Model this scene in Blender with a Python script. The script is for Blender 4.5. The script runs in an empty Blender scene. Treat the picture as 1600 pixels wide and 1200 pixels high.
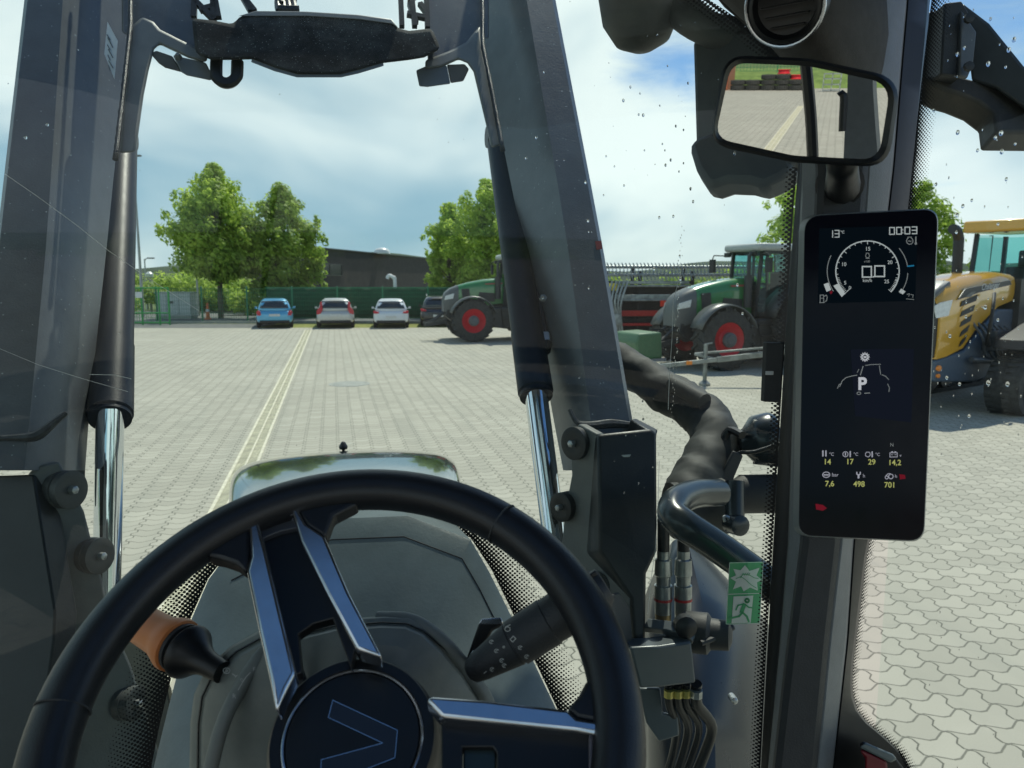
import bpy, bmesh, math, random
from mathutils import Vector as V, Matrix
random.seed(7)
SC = bpy.context.scene
COL = SC.collection
R = math.radians
# ------------------------------------------------------------------ camera
F = 1200.0; CH = 2.35
PITCH = R(7.77); YAW = math.atan(270*math.cos(PITCH)/F)
CAM = V((0, 0, CH))
FW = V((math.sin(YAW)*math.cos(PITCH), math.cos(YAW)*math.cos(PITCH), -math.sin(PITCH)))
RT = V((math.cos(YAW), -math.sin(YAW), 0)); UP = RT.cross(FW)
cd = bpy.data.cameras.new('camera'); cam = bpy.data.objects.new('camera', cd); COL.objects.link(cam)
cam.matrix_world = Matrix((( RT.x, UP.x, -FW.x, 0), (RT.y, UP.y, -FW.y, 0), (RT.z, UP.z, -FW.z, CH), (0, 0, 0, 1)))
cd.sensor_width = 36; cd.lens = 27; cd.clip_start = 0.02; cd.clip_end = 4000
cd.dof.use_dof = True; cd.dof.focus_distance = 1.1; cd.dof.aperture_fstop = 13
SC.camera = cam
# ------------------------------------------------------------------ light
SUN_EL, SUN_AZ = R(57), R(28)          # azimuth measured from +Y towards +X
SC.view_settings.view_transform = 'Standard'; SC.view_settings.look = 'None'
SC.view_settings.gamma = 1; SC.view_settings.exposure = 0.2
sd = bpy.data.lights.new('sun', 'SUN'); sd.energy = 3.6; sd.angle = R(.55); sd.color = (1, .94, .82)
so = bpy.data.objects.new('sun', sd); COL.objects.link(so)
sdir = V((math.sin(SUN_AZ)*math.cos(SUN_EL), math.cos(SUN_AZ)*math.cos(SUN_EL), math.sin(SUN_EL)))
so.rotation_euler = sdir.to_track_quat('Z', 'Y').to_euler(); so.location = (0, 0, 40)

class NT:
    def __init__(s, tree): s.t = tree; s.n = tree.nodes; s.l = tree.links
    def node(s, ty, **k):
        n = s.n.new(ty)
        for a, b in k.items(): setattr(n, a, b)
        return n
    def put(s, sock, v):
        if isinstance(v, bpy.types.NodeSocket): s.l.new(v, sock)
        elif v is not None: sock.default_value = v
    def m(s, op, a, b=None, c=None, clamp=False):
        n = s.node('ShaderNodeMath', operation=op); n.use_clamp = clamp
        s.put(n.inputs[0], a); s.put(n.inputs[1], b)
        if c is not None: s.put(n.inputs[2], c)
        return n.outputs[0]
    def step(s, x, a, b):
        n = s.node('ShaderNodeMapRange', interpolation_type='SMOOTHSTEP')
        s.put(n.inputs['Value'], x); s.put(n.inputs['From Min'], a); s.put(n.inputs['From Max'], b); return n.outputs[0]
    def noise(s, vec, scale, detail=3, rough=.55, dist=0):
        n = s.node('ShaderNodeTexNoise'); s.put(n.inputs['Vector'], vec)
        n.inputs['Scale'].default_value = scale; n.inputs['Detail'].default_value = detail
        n.inputs['Roughness'].default_value = rough; n.inputs['Distortion'].default_value = dist
        return n.outputs['Fac']
    def mix(s, f, a, b):
        n = s.node('ShaderNodeMix', data_type='RGBA'); s.put(n.inputs[0], f)
        for i, v in ((6, a), (7, b)): s.put(n.inputs[i], v if isinstance(v, bpy.types.NodeSocket) else (*v[:3], 1))
        return n.outputs[2]
    def xyz(s, vec):
        n = s.node('ShaderNodeSeparateXYZ'); s.l.new(vec, n.inputs[0]); return n.outputs
    def comb(s, x, y, z=0.0):
        n = s.node('ShaderNodeCombineXYZ'); s.put(n.inputs[0], x); s.put(n.inputs[1], y); s.put(n.inputs[2], z); return n.outputs[0]

w = bpy.data.worlds.new('World'); SC.world = w; w.use_nodes = True
T = NT(w.node_tree); T.n.clear()
sky = T.node('ShaderNodeTexSky', sky_type='NISHITA'); sky.sun_disc = False
sky.sun_elevation = SUN_EL; sky.sun_rotation = SUN_AZ; sky.air_density = 1.0; sky.dust_density = .25; sky.ozone_density = 4
bg1 = T.node('ShaderNodeBackground'); hs0 = T.node('ShaderNodeHueSaturation'); hs0.inputs['Saturation'].default_value = 1.12; T.l.new(sky.outputs[0], hs0.inputs['Color']); T.l.new(hs0.outputs[0], bg1.inputs[0]); bg1.inputs[1].default_value = .10
tc = T.node('ShaderNodeTexCoord'); d = T.xyz(tc.outputs['Generated'])
zz = T.m('ADD', T.m('MAXIMUM', d[2], 0.0), .10)
pv = T.comb(T.m('DIVIDE', d[0], zz), T.m('DIVIDE', d[1], zz), 3.1)
n1 = T.noise(pv, .45, 6, .56, .5)
n2 = T.noise(pv, 1.9, 6, .6, .6)
cl = T.m('ADD', T.m('MULTIPLY', n1, .68), T.m('MULTIPLY', n2, .32))
# how veiled each part of the sky is: thick to the left, opening to blue up on the right
az = T.m('SUBTRACT', T.m('MULTIPLY', d[0], 1.0), T.m('MULTIPLY', d[1], .15))
opening = T.m('MULTIPLY', T.step(az, .02, .28), T.step(d[2], .10, .26))
zen = T.step(d[2], .38, .68)
thr = T.m('ADD', .20, T.m('ADD', T.m('MULTIPLY', opening, .32), T.m('MULTIPLY', zen, .24)))
cov = T.step(T.m('SUBTRACT', cl, thr), -.02, .16)
cov = T.m('MULTIPLY', cov, .93)
n3 = T.noise(T.comb(T.m('MULTIPLY', d[0], 1.0), d[1], T.m('MULTIPLY', d[2], 1.9)), 2.1, 4, .5, .4)
ccol = T.mix(T.step(T.m('ADD', n3, T.m('MULTIPLY', T.step(az, -.45, .2), .16)), .42, .74), (.27, .44, .56), (.92, .97, .96))
bg2 = T.node('ShaderNodeBackground'); T.l.new(ccol, bg2.inputs[0]); bg2.inputs[1].default_value = .98
mx = T.node('ShaderNodeMixShader'); T.l.new(cov, mx.inputs[0]); T.l.new(bg1.outputs[0], mx.inputs[1]); T.l.new(bg2.outputs[0], mx.inputs[2])
wo = T.node('ShaderNodeOutputWorld'); T.l.new(mx.outputs[0], wo.inputs[0])

# ------------------------------------------------------------------ projection helpers (pixels of the 1600x1200 photo)
def ray(px, py): return FW + RT*((px-800)/F) - UP*((py-600)/F)
def atD(px, py, D): return CAM + ray(px, py)*D
def atZ(px, py, z=0.0):
    r = ray(px, py); return CAM + r*((z-CH)/r.z)
def atY(px, py, y):
    r = ray(px, py); return CAM + r*(y/r.y)
def atP(px, py, o, n):
    r = ray(px, py); return CAM + r*((o-CAM).dot(n)/r.dot(n))
def G(lat, dep, z=0.0):                 # ground point: metres to the right / ahead of the camera
    return V((RT.x*lat + math.sin(YAW)*dep, RT.y*lat + math.cos(YAW)*dep, z))
def WS(z, x): return 1.08 - .78*x*x - .03*(z-2.3)       # windshield surface Y(x, z)
def onW(px, py, off=0.0):
    r = ray(px, py); t = 1.0
    for _ in range(30):
        p = CAM + r*t; t *= (WS(p.z, p.x)+off)/p.y
    return CAM + r*t

# ------------------------------------------------------------------ materials
MATS = {}
def mat(name, col, rough=.5, metal=0, var=.12, scale=20, bump=0, spec=.5, coat=0, emit=None, es=1, trans=0):
    if name in MATS: return MATS[name]
    m = bpy.data.materials.new(name); m.use_nodes = True; t = NT(m.node_tree)
    b = t.n['Principled BSDF']; b.inputs['Roughness'].default_value = rough; b.inputs['Metallic'].default_value = metal
    b.inputs['Specular IOR Level'].default_value = spec; b.inputs['Coat Weight'].default_value = coat; b.inputs['Coat Roughness'].default_value = .05
    c = t.node('ShaderNodeTexCoord').outputs['Object']
    f = t.noise(c, scale, 5, .6)
    col = tuple(col)
    t.l.new(t.mix(t.step(f, .3, .7), tuple(x*(1-var) for x in col), tuple(min(1, x*(1+var)) for x in col)), b.inputs['Base Color'])
    t.l.new(t.m('ADD', rough-.05, t.m('MULTIPLY', t.noise(c, scale*2.7, 4), .12), clamp=True), b.inputs['Roughness'])
    if bump:
        bn = t.node('ShaderNodeBump'); bn.inputs['Strength'].default_value = bump; bn.inputs['Distance'].default_value = .002
        t.l.new(t.noise(c, scale*14, 2), bn.inputs['Height']); t.l.new(bn.outputs[0], b.inputs['Normal'])
    if emit: b.inputs['Emission Color'].default_value = (*emit, 1); b.inputs['Emission Strength'].default_value = es
    MATS[name] = m; return m
def dusty(name, col, dust, amount, rough=.45, scale=6, spec=.5, metal=0, specks=0):
    if name in MATS: return MATS[name]
    m = mat(name, col, rough, metal, .1, 18, .15, spec); t = NT(m.node_tree); b = t.n['Principled BSDF']
    c = t.n['Texture Coordinate'].outputs['Object']
    base = b.inputs['Base Color'].links[0].from_socket
    f = t.m('MULTIPLY', t.step(t.noise(c, scale, 7, .68, .4), .36, .72), amount)
    out = t.mix(f, base, dust)
    if specks:
        vo = t.node('ShaderNodeTexVoronoi'); t.l.new(c, vo.inputs['Vector']); vo.inputs['Scale'].default_value = specks
        vc = t.xyz(vo.outputs['Color'])
        sp = t.m('MULTIPLY', t.m('LESS_THAN', vo.outputs['Distance'], .22), t.m('GREATER_THAN', vc[0], .78 if specks > 200 else .95))
        out = t.mix(t.m('MULTIPLY', sp, .6), out, tuple(min(1, x*2.2) for x in dust))
    t.l.new(out, b.inputs['Base Color'])
    return m
def glass(name, tint=(.9, .97, .95), refl=1.0, dust=.0, dcol=(.5, .52, .5)):
    if name in MATS: return MATS[name]
    m = bpy.data.materials.new(name); m.use_nodes = True; t = NT(m.node_tree); t.n.clear()
    tr = t.node('ShaderNodeBsdfTransparent'); tr.inputs[0].default_value = (*tint, 1)
    gl = t.node('ShaderNodeBsdfGlossy'); gl.inputs['Roughness'].default_value = .01
    fr = t.node('ShaderNodeFresnel'); fr.inputs[0].default_value = 1.5
    a = t.node('ShaderNodeMixShader'); t.l.new(t.m('MULTIPLY', fr.outputs[0], refl, clamp=True), a.inputs[0])
    t.l.new(tr.outputs[0], a.inputs[1]); t.l.new(gl.outputs[0], a.inputs[2]); out = a.outputs[0]
    if dust:
        df = t.node('ShaderNodeBsdfDiffuse'); df.inputs[0].default_value = (*dcol, 1)
        c = t.node('ShaderNodeTexCoord').outputs['Object']
        b = t.node('ShaderNodeMixShader'); t.l.new(t.m('MULTIPLY', t.step(t.noise(c, 5, 7, .7), .25, .8), dust), b.inputs[0])
        t.l.new(out, b.inputs[1]); t.l.new(df.outputs[0], b.inputs[2]); out = b.outputs[0]
    o = t.node('ShaderNodeOutputMaterial'); t.l.new(out, o.inputs[0]); MATS[name] = m; return m
def dots(name, pitch, r0, r1):
    """black ceramic print: solid at v=0 thinning to small dots at v=1 (uv in metres / 0..1)"""
    m = bpy.data.materials.new(name); m.use_nodes = True; t = NT(m.node_tree); t.n.clear()
    uv = t.xyz(t.node('ShaderNodeUVMap').outputs[0]); at = t.node('ShaderNodeAttribute', attribute_name='across')
    a = t.m('DIVIDE', t.m('ADD', uv[0], uv[1]), pitch*1.414); b = t.m('DIVIDE', t.m('SUBTRACT', uv[0], uv[1]), pitch*1.414)
    fa = t.m('SUBTRACT', t.m('FRACT', a), .5); fb = t.m('SUBTRACT', t.m('FRACT', b), .5)
    dist = t.m('SQRT', t.m('ADD', t.m('MULTIPLY', fa, fa), t.m('MULTIPLY', fb, fb)))
    rad = t.m('ADD', r0, t.m('MULTIPLY', at.outputs['Fac'], r1-r0))
    k = t.m('LESS_THAN', dist, rad)
    p = t.node('ShaderNodeBsdfPrincipled'); p.inputs['Base Color'].default_value = (.006, .007, .008, 1); p.inputs['Roughness'].default_value = .35
    tr = t.node('ShaderNodeBsdfTransparent')
    mxx = t.node('ShaderNodeMixShader'); t.l.new(k, mxx.inputs[0]); t.l.new(tr.outputs[0], mxx.inputs[1]); t.l.new(p.outputs[0], mxx.inputs[2])
    o = t.node('ShaderNodeOutputMaterial'); t.l.new(mxx.outputs[0], o.inputs[0]); return m

# ------------------------------------------------------------------ mesh builder
class MB:
    def __init__(s): s.v = []; s.f = []; s.uv = []; s.ac = []
    def add(s, vs, fs):
        o = len(s.v); s.v += [V(v) for v in vs]; s.f += [tuple(i+o for i in f) for f in fs]; return s
    def box(s, c, size, rot=None):
        vs = []
        for x in (-.5, .5):
            for y in (-.5, .5):
                for z in (-.5, .5):
                    p = V((x*size[0], y*size[1], z*size[2]))
                    if rot is not None: p = rot @ p
                    vs.append(V(c)+p)
        return s.add(vs, [(0,1,3,2),(4,6,7,5),(0,4,5,1),(2,3,7,6),(0,2,6,4),(1,5,7,3)])
    def bar(s, a, b, w, h, up=V((0,0,1))):
        a, b = V(a), V(b); d = (b-a); L = d.length; d.normalize()
        x = d.cross(up)
        if x.length < 1e-4: x = d.cross(V((1,0,0)))
        x.normalize(); z = x.cross(d)
        return s.box((a+b)/2, (w, L, h), Matrix((x, d, z)).transposed())
    def prism(s, poly, ext, inset=None):
        n = len(poly); a = [V(p) for p in poly]; b = [p+V(ext) for p in a]
        return s.add(a+b, [tuple(range(n)), tuple(range(2*n-1, n-1, -1))] + [(i, (i+1) % n + n - 0 if 0 else i+n, (i+1) % n + n, (i+1) % n) for i in range(n)])
    def loft(s, rings, closed=True, cap=True):
        n = len(rings[0]); o = len(s.v)
        for r in rings: s.v += [V(p) for p in r]
        for i in range(len(rings)-1):
            for j in range(n if closed else n-1):
                k = (j+1) % n
                s.f.append((o+i*n+j, o+i*n+k, o+(i+1)*n+k, o+(i+1)*n+j))
        if cap and closed:
            s.f.append(tuple(o+j for j in range(n-1, -1, -1))); s.f.append(tuple(o+(len(rings)-1)*n+j for j in range(n)))
        return s
    def tube(s, path, r, seg=12, smooth=0, cap=True, flat=1.0):
        path = [V(p) for p in path]; rr = r if isinstance(r, (list, tuple)) else [r]*len(path)
        if smooth:
            P2, R2 = [], []
            for i in range(len(path)-1):
                p0 = path[max(i-1, 0)]; p1 = path[i]; p2 = path[i+1]; p3 = path[min(i+2, len(path)-1)]
                for k in range(smooth):
                    t = k/smooth; t2, t3 = t*t, t*t*t
                    P2.append(.5*((2*p1)+(p2-p0)*t+(2*p0-5*p1+4*p2-p3)*t2+(3*p1-p0-3*p2+p3)*t3)); R2.append(rr[i]*(1-t)+rr[i+1]*t)
            P2.append(path[-1]); R2.append(rr[-1]); path, rr = P2, R2
        rings = []; up = None
        for i, p in enumerate(path):
            d = (path[min(i+1, len(path)-1)]-path[max(i-1, 0)]).normalized()
            if up is None: up = d.cross(V((0,0,1)) if abs(d.z) < .9 else V((1,0,0))).normalized()
            up = (up-d*up.dot(d)).normalized(); x = d.cross(up)
            rings.append([p+(up*math.cos(a)+x*math.sin(a)*flat)*rr[i] for a in [2*math.pi*k/seg for k in range(seg)]])
        return s.loft(rings, True, cap)
    def lathe(s, o, axis, prof, seg=24, cap=True):
        """prof: list of (distance along axis, radius)"""
        o = V(o); ax = V(axis).normalized(); u = ax.cross(V((0,0,1)) if abs(ax.z) < .9 else V((1,0,0))).normalized(); x = ax.cross(u)
        rings = [[o+ax*h+(u*math.cos(a)+x*math.sin(a))*max(r, 1e-4) for a in [2*math.pi*k/seg for k in range(seg)]] for h, r in prof]
        return s.loft(rings, True, cap)
    def build(s, name, m, parent=None, smooth=True, ang=38, bevel=0, sub=0, local=False):
        me = bpy.data.meshes.new(name)
        off = V((0,0,0))
        if parent is not None and not local:
            q = parent
            while q is not None: off += q.location; q = q.parent
        me.from_pydata([v-off for v in s.v], [], s.f); me.validate()
        bm = bmesh.new(); bm.from_mesh(me); bmesh.ops.recalc_face_normals(bm, faces=bm.faces); bm.to_mesh(me); bm.free()
        if smooth:
            me.polygons.foreach_set('use_smooth', [True]*len(me.polygons)); me.set_sharp_from_angle(angle=R(ang))
        for mm in (m if isinstance(m, list) else [m]): me.materials.append(mm)
        o = bpy.data.objects.new(name, me); COL.objects.link(o); o.parent = parent
        if bevel:
            b = o.modifiers.new('bevel', 'BEVEL'); b.width = bevel; b.segments = 2; b.limit_method = 'ANGLE'; b.angle_limit = R(35)
        if sub: b = o.modifiers.new('sub', 'SUBSURF'); b.levels = sub; b.render_levels = sub
        return o
def thing(name, label, cat, loc=(0,0,0), rot=0, group=None):
    o = bpy.data.objects.new(name, None); COL.objects.link(o); o.location = loc; o.rotation_euler = (0, 0, rot)
    o.empty_display_size = .2; return tag(o, label, cat, group)
def tag(o, label, cat, group=None, kind=None):
    if label: o['label'] = label
    if cat: o['category'] = cat
    if group: o['group'] = group
    if kind: o['kind'] = kind
    return o
def struct(o, kind='structure'): o['kind'] = kind; return o
def copy_tree(o, parent=None):
    c = o.copy(); COL.objects.link(c); c.parent = parent
    for ch in list(o.children): copy_tree(ch, c)
    return c
class Pad:
    """flat artwork: pixel strokes/polygons laid on a plane a hair in front of a surface"""
    def __init__(s, o, n, lift=.0006): s.o = V(o)+V(n).normalized()*lift; s.n = V(n); s.mb = MB()
    def p(s, x, y): return atP(x, y, s.o, s.n)
    def poly(s, pts): s.mb.add([s.p(*q) for q in pts], [tuple(range(len(pts)))]); return s
    def stroke(s, pts, w=1.4, closed=False):
        pts = [V((a, b)) for a, b in pts]; 
        if closed: pts = pts+[pts[0]]
        for a, b in zip(pts, pts[1:]):
            d = b-a
            if d.length < 1e-6: continue
            d.normalize(); n = V((-d.y, d.x))*w/2; a2 = a-d*w*.35; b2 = b+d*w*.35
            s.poly([tuple(a2+n), tuple(b2+n), tuple(b2-n), tuple(a2-n)])
        return s
    def arc(s, cx, cy, rx, ry, a0, a1, w=1.4, n=40, rot=0):
        P = []
        for i in range(n+1):
            a = R(a0+(a1-a0)*i/n); x, y = rx*math.cos(a), -ry*math.sin(a)
            P.append((cx+x*math.cos(rot)-y*math.sin(rot), cy+x*math.sin(rot)+y*math.cos(rot)))
        return s.stroke(P, w)
    def seg7(s, ch, x, y, w, h, t=1.6, sl=0):
        K = {'0':'abcdef','3':'abcdg','1':'bc'}[ch]; m = y+h/2
        S = {'a':((x,y),(x+w,y)),'b':((x+w,y),(x+w,m)),'c':((x+w,m),(x+w,y+h)),'d':((x,y+h),(x+w,y+h)),'e':((x,m),(x,y+h)),'f':((x,y),(x,m)),'g':((x,m),(x+w,m))}
        for k in K:
            (a, b), (c, e) = S[k]; s.stroke([(a, b+(a-x)*sl), (c, e+(c-x)*sl)], t)
        return s
    def text(s, txt, x, y, h, sl=0, bold=0):
        cu = bpy.data.curves.new('tmp', 'FONT'); cu.body = txt; cu.size = 1; cu.offset = bold
        ob = bpy.data.objects.new('tmp', cu); COL.objects.link(ob)
        me = bpy.data.meshes.new_from_object(ob.evaluated_get(bpy.context.evaluated_depsgraph_get()))
        k = h/.72
        s.mb.add([s.p(x+v.co.x*k, y-v.co.y*k+v.co.x*k*sl) for v in me.vertices], [tuple(q.vertices) for q in me.polygons])
        bpy.data.objects.remove(ob); bpy.data.meshes.remove(me); return s
    def build(s, name, m, parent): return s.mb.build(name, m, parent, smooth=False)
def rrect(px):  # rounded polygon from list of (x,y,r)
    out = []
    n = len(px)
    for i in range(n):
        a = V(px[i-1][:2]); b = V(px[i][:2]); c = V(px[(i+1) % n][:2]); r = px[i][2]
        p = b+(a-b).normalized()*r; q = b+(c-b).normalized()*r
        for k in range(7):
            t = k/6; out.append(tuple(p*(1-t)**2+b*2*t*(1-t)+q*t*t))
    return out
exec_parts = []
# ------------------------------------------------------------------ SETTING: ground
def paving_mat():
    m = bpy.data.materials.new('paving'); m.use_nodes = True; t = NT(m.node_tree); b = t.n['Principled BSDF']
    pos = t.node('ShaderNodeNewGeometry').outputs['Position']; P = t.xyz(pos)
    u = t.m('DIVIDE', t.m('SUBTRACT', P[0], t.m('MULTIPLY', P[1], -.008)), .235); v = t.m('DIVIDE', P[1], .165)
    tri = lambda q: t.m('SUBTRACT', t.m('MULTIPLY', t.m('PINGPONG', q, .5), 4), 1)
    vv = t.m('ADD', v, t.m('MULTIPLY', t.m('MINIMUM', t.m('MAXIMUM', t.m('MULTIPLY', tri(u), 1.5), -1), 1), .15))
    uu = t.m('ADD', u, t.m('MULTIPLY', t.m('MINIMUM', t.m('MAXIMUM', t.m('MULTIPLY', tri(t.m('ADD', vv, .25)), 2.2), -1), 1), .085))
    d1 = t.m('MULTIPLY', t.m('PINGPONG', vv, .5), .165); d2 = t.m('MULTIPLY', t.m('PINGPONG', uu, .5), .235)
    wob = t.m('MULTIPLY', t.m('SUBTRACT', t.noise(pos, 28, 4, .7), .5), .006)
    d1 = t.m('ADD', d1, wob); d2 = t.m('ADD', d2, wob)
    j = t.m('MAXIMUM', t.m('MULTIPLY', t.m('SUBTRACT', 1, t.step(d1, .003, .009)), .85), t.m('SUBTRACT', 1, t.step(d2, .003, .0085)))
    wn = t.node('ShaderNodeTexWhiteNoise', noise_dimensions='2D'); t.l.new(t.comb(t.m('FLOOR', uu), t.m('FLOOR', vv)), wn.inputs['Vector'])
    g = t.m('ADD', t.m('MULTIPLY', t.noise(pos, .35, 6, .6), .5), t.m('MULTIPLY', wn.outputs['Value'], .24))
    g = t.m('ADD', g, t.m('MULTIPLY', t.noise(pos, 160, 3), .3))
    c = t.mix(t.step(g, .3, .95), (.37, .35, .285), (.53, .50, .41))
    st = t.step(t.noise(pos, 1.3, 7, .7, .6), .60, .72)
    c = t.mix(t.m('MULTIPLY', st, .32), c, (.24, .245, .21))
    oil = t.m('MULTIPLY', t.step(t.noise(pos, .75, 5, .75, 1.2), .66, .74), t.step(t.noise(pos, .12, 2), .45, .6))
    c = t.mix(t.m('MULTIPLY', oil, .45), c, (.13, .13, .115))
    strip = t.step(t.noise(t.comb(t.m('MULTIPLY', P[0], 2.6), t.m('MULTIPLY', P[1], .16)), .8, 4), .5, .66)
    c = t.mix(t.m('MULTIPLY', strip, .15), c, (.25, .26, .22))
    c = t.mix(t.m('MULTIPLY', j, .95), c, (.11, .11, .085))
    t.l.new(c, b.inputs['Base Color']); b.inputs['Roughness'].default_value = .85
    bn = t.node('ShaderNodeBump'); bn.inputs['Strength'].default_value = .5; bn.inputs['Distance'].default_value = .004
    t.l.new(t.m('SUBTRACT', t.m('MULTIPLY', t.noise(pos, 220, 2), .4), j), bn.inputs['Height']); t.l.new(bn.outputs[0], b.inputs['Normal'])
    return m
def noisy(name, a, b_, scale, rough=.9, scale2=None):
    m = bpy.data.materials.new(name); m.use_nodes = True; t = NT(m.node_tree); b = t.n['Principled BSDF']
    pos = t.node('ShaderNodeNewGeometry').outputs['Position']
    f = t.noise(pos, scale, 8, .65)
    if scale2: f = t.m('ADD', t.m('MULTIPLY', f, .6), t.m('MULTIPLY', t.noise(pos, scale2, 4), .4))
    t.l.new(t.mix(t.step(f, .35, .65), a, b_), b.inputs['Base Color']); b.inputs['Roughness'].default_value = rough
    bn = t.node('ShaderNodeBump'); bn.inputs['Strength'].default_value = .4; t.l.new(f, bn.inputs['Height']); t.l.new(bn.outputs[0], b.inputs['Normal'])
    return m
GRASS = noisy('grass', (.055, .10, .02), (.15, .2, .05), .9, .95, 9)
ASPH = noisy('asphalt', (.11, .115, .11), (.17, .175, .165), 2, .9, 60)
CONC = noisy('concrete', (.30, .31, .28), (.42, .43, .39), 3, .85, 50)
def sheet(name, lat0, lat1, d0, d1, z, m, n=1):
    mb = MB(); mb.add([G(lat0, d0, z), G(lat1, d0, z), G(lat1, d1, z), G(lat0, d1, z)], [(0, 1, 2, 3)])
    return mb.build(name, m, None, False)
struct(sheet('ground', -1500, 1500, -900, 1800, -.02, GRASS))
struct(sheet('yard_paving', -70, 90, -75, 37.6, 0, paving_mat()))
struct(sheet('grass_verge', -60, 60, 37.6, 41.5, -.008, noisy('verge', (.11, .15, .03), (.32, .31, .08), 2, .95, 12)))
struct(sheet('road', -200, 120, 41.5, 58, -.006, ASPH))
mb = MB()
for k in range(40): mb.bar(G(-40+k*2.0, 41.45, .05), G(-40+k*2.0+1.98, 41.45, .05), .16, .14)
struct(mb.build('kerb', CONC, None, False))
struct(sheet('asphalt_apron', -42, -12.5, 37.3, 40.9, .004, ASPH))
# far hills
mb = MB(); prev = []
for i in range(61):
    a = -900+i*30; h = 26+9*math.sin(i*.31)+5*math.sin(i*.83+1)
    prev.append((G(a, 900, -2), G(a, 960, h*.75), G(a, 1040, h), G(a, 1300, -2)))
mb.loft(prev, closed=False)
struct(mb.build('hills', noisy('hill_wood', (.03, .055, .03), (.055, .085, .045), .03, 1, .3), None))

# drainage channel with its grates
A = atZ(384, 727); Bq = atZ(470, 541); dd = (Bq-A).normalized(); A2 = A-dd*56; L = 83.2
drain = thing('drainage_channel', 'long yellowish drainage channel with slotted grates running along the paved yard', 'drain', (A2.x, A2.y, 0))
xx = V((dd.y, -dd.x, 0)); DC = mat('drain_edge', (.66, .62, .48), .8, 0, .15, 8); DG = mat('drain_grate', (.60, .56, .40), .6, 0, .2, 6)
DK = mat('drain_dark', (.26, .24, .18), .9)
mb = MB(); mb.add([A2-xx*.15+V((0,0,.004)), A2+xx*.15+V((0,0,.004)), A2+dd*L+xx*.15+V((0,0,.004)), A2+dd*L-xx*.15+V((0,0,.004))], [(0,1,2,3)]); mb.build('trough', DK, drain, False)
mb = MB()
for s_ in (-.135, 0, .135): mb.bar(A2+xx*s_+V((0,0,.004)), A2+dd*L+xx*s_+V((0,0,.004)), .035 if s_ else .022, .02)
mb.build('channel_edge', DC, drain, False)
for k in range(83):
    mb = MB(); a0 = A2+dd*(k*1.0+.01)
    for q in range(25): mb.bar(a0+dd*(q*.04)-xx*.12+V((0,0,.003)), a0+dd*(q*.04)+xx*.12+V((0,0,.003)), .023, .012)
    mb.box(a0+dd*.985+V((0,0,.004)), (.24, .03, .015), Matrix((xx, dd, V((0,0,1)))).transposed())
    mb.build('grate', DG, drain, False)
c = atZ(546, 600)
mh = thing('manhole_cover', 'round grey manhole cover set in the paved yard', 'manhole cover', (c.x, c.y, 0))
mb = MB(); mb.lathe(c, (0,0,1), [(0, .46), (.006, .46), (.006, .40), (.003, .395)], 40, False); mb.build('collar', CONC, mh)
mb = MB(); mb.lathe(c, (0,0,1), [(0, .38), (.005, .38), (.005, .3), (.008, .29), (.008, .1), (.005, .09), (.005, 0)], 40); mb.build('lid', mat('lid', (.30, .31, .28), .7, .2), mh)

# ------------------------------------------------------------------ trees
BARK = mat('bark', (.10, .085, .06), .9, 0, .3, 9, .3)
def leafmat(name, a, b):
    m = bpy.data.materials.new(name); m.use_nodes = True; t = NT(m.node_tree); p = t.n['Principled BSDF']
    at = t.node('ShaderNodeAttribute', attribute_name='tone')
    t.l.new(t.mix(at.outputs['Fac'], a, b), p.inputs['Base Color']); p.inputs['Roughness'].default_value = .55; p.inputs['Specular IOR Level'].default_value = .3
    tl = t.node('ShaderNodeBsdfTranslucent'); t.l.new(t.mix(at.outputs['Fac'], tuple(x*1.3 for x in a), tuple(x*1.5 for x in b)), tl.inputs[0])
    mx = t.node('ShaderNodeMixShader'); mx.inputs[0].default_value = .45; t.l.new(p.outputs[0], mx.inputs[1]); t.l.new(tl.outputs[0], mx.inputs[2])
    t.l.new(mx.outputs[0], t.n['Material Output'].inputs[0]); return m
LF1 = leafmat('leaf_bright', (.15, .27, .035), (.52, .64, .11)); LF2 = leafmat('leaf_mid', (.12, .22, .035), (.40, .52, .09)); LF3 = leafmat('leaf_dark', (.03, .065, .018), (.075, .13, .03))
def leaves(clumps, n, size, m, name, parent, rnd):
    vs, fs, tn = [], [], []
    tot = sum(c[1]**2 for c in clumps)
    for c, r, sq, tone in clumps:
        k = max(3, int(n*r*r/tot))
        for _ in range(k):
            dr = V((rnd.gauss(0,1), rnd.gauss(0,1), rnd.gauss(0,1)))
            if dr.length < 1e-3: continue
            dr.normalize(); q = rnd.random()**.45*(1+.12*rnd.random())
            p = c+V((dr.x*r*q, dr.y*r*q, dr.z*r*q*sq))
            a = V((rnd.gauss(0,1), rnd.gauss(0,1), rnd.gauss(0,.7))); nn = (dr+V((0,0,.5))+a*.5).normalized()
            u = nn.cross(V((rnd.random(), rnd.random(), rnd.random()))).normalized(); w_ = nn.cross(u)
            s = size*(.6+.8*rnd.random()); o = len(vs)
            vs += [p-u*s, p-w_*s*.45, p+u*s, p+w_*s*.45]; fs.append((o, o+1, o+2, o+3)); tn.append(min(1, max(0, tone+rnd.gauss(0, .22))))
    off = V((0,0,0)); q = parent
    while q is not None: off += q.location; q = q.parent
    me = bpy.data.meshes.new(name); me.from_pydata([v-off for v in vs], [], fs)
    at = me.attributes.new('tone', 'FLOAT', 'FACE'); at.data.foreach_set('value', tn); me.materials.append(m)
    o = bpy.data.objects.new(name, me); COL.objects.link(o); o.parent = parent; return o
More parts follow.
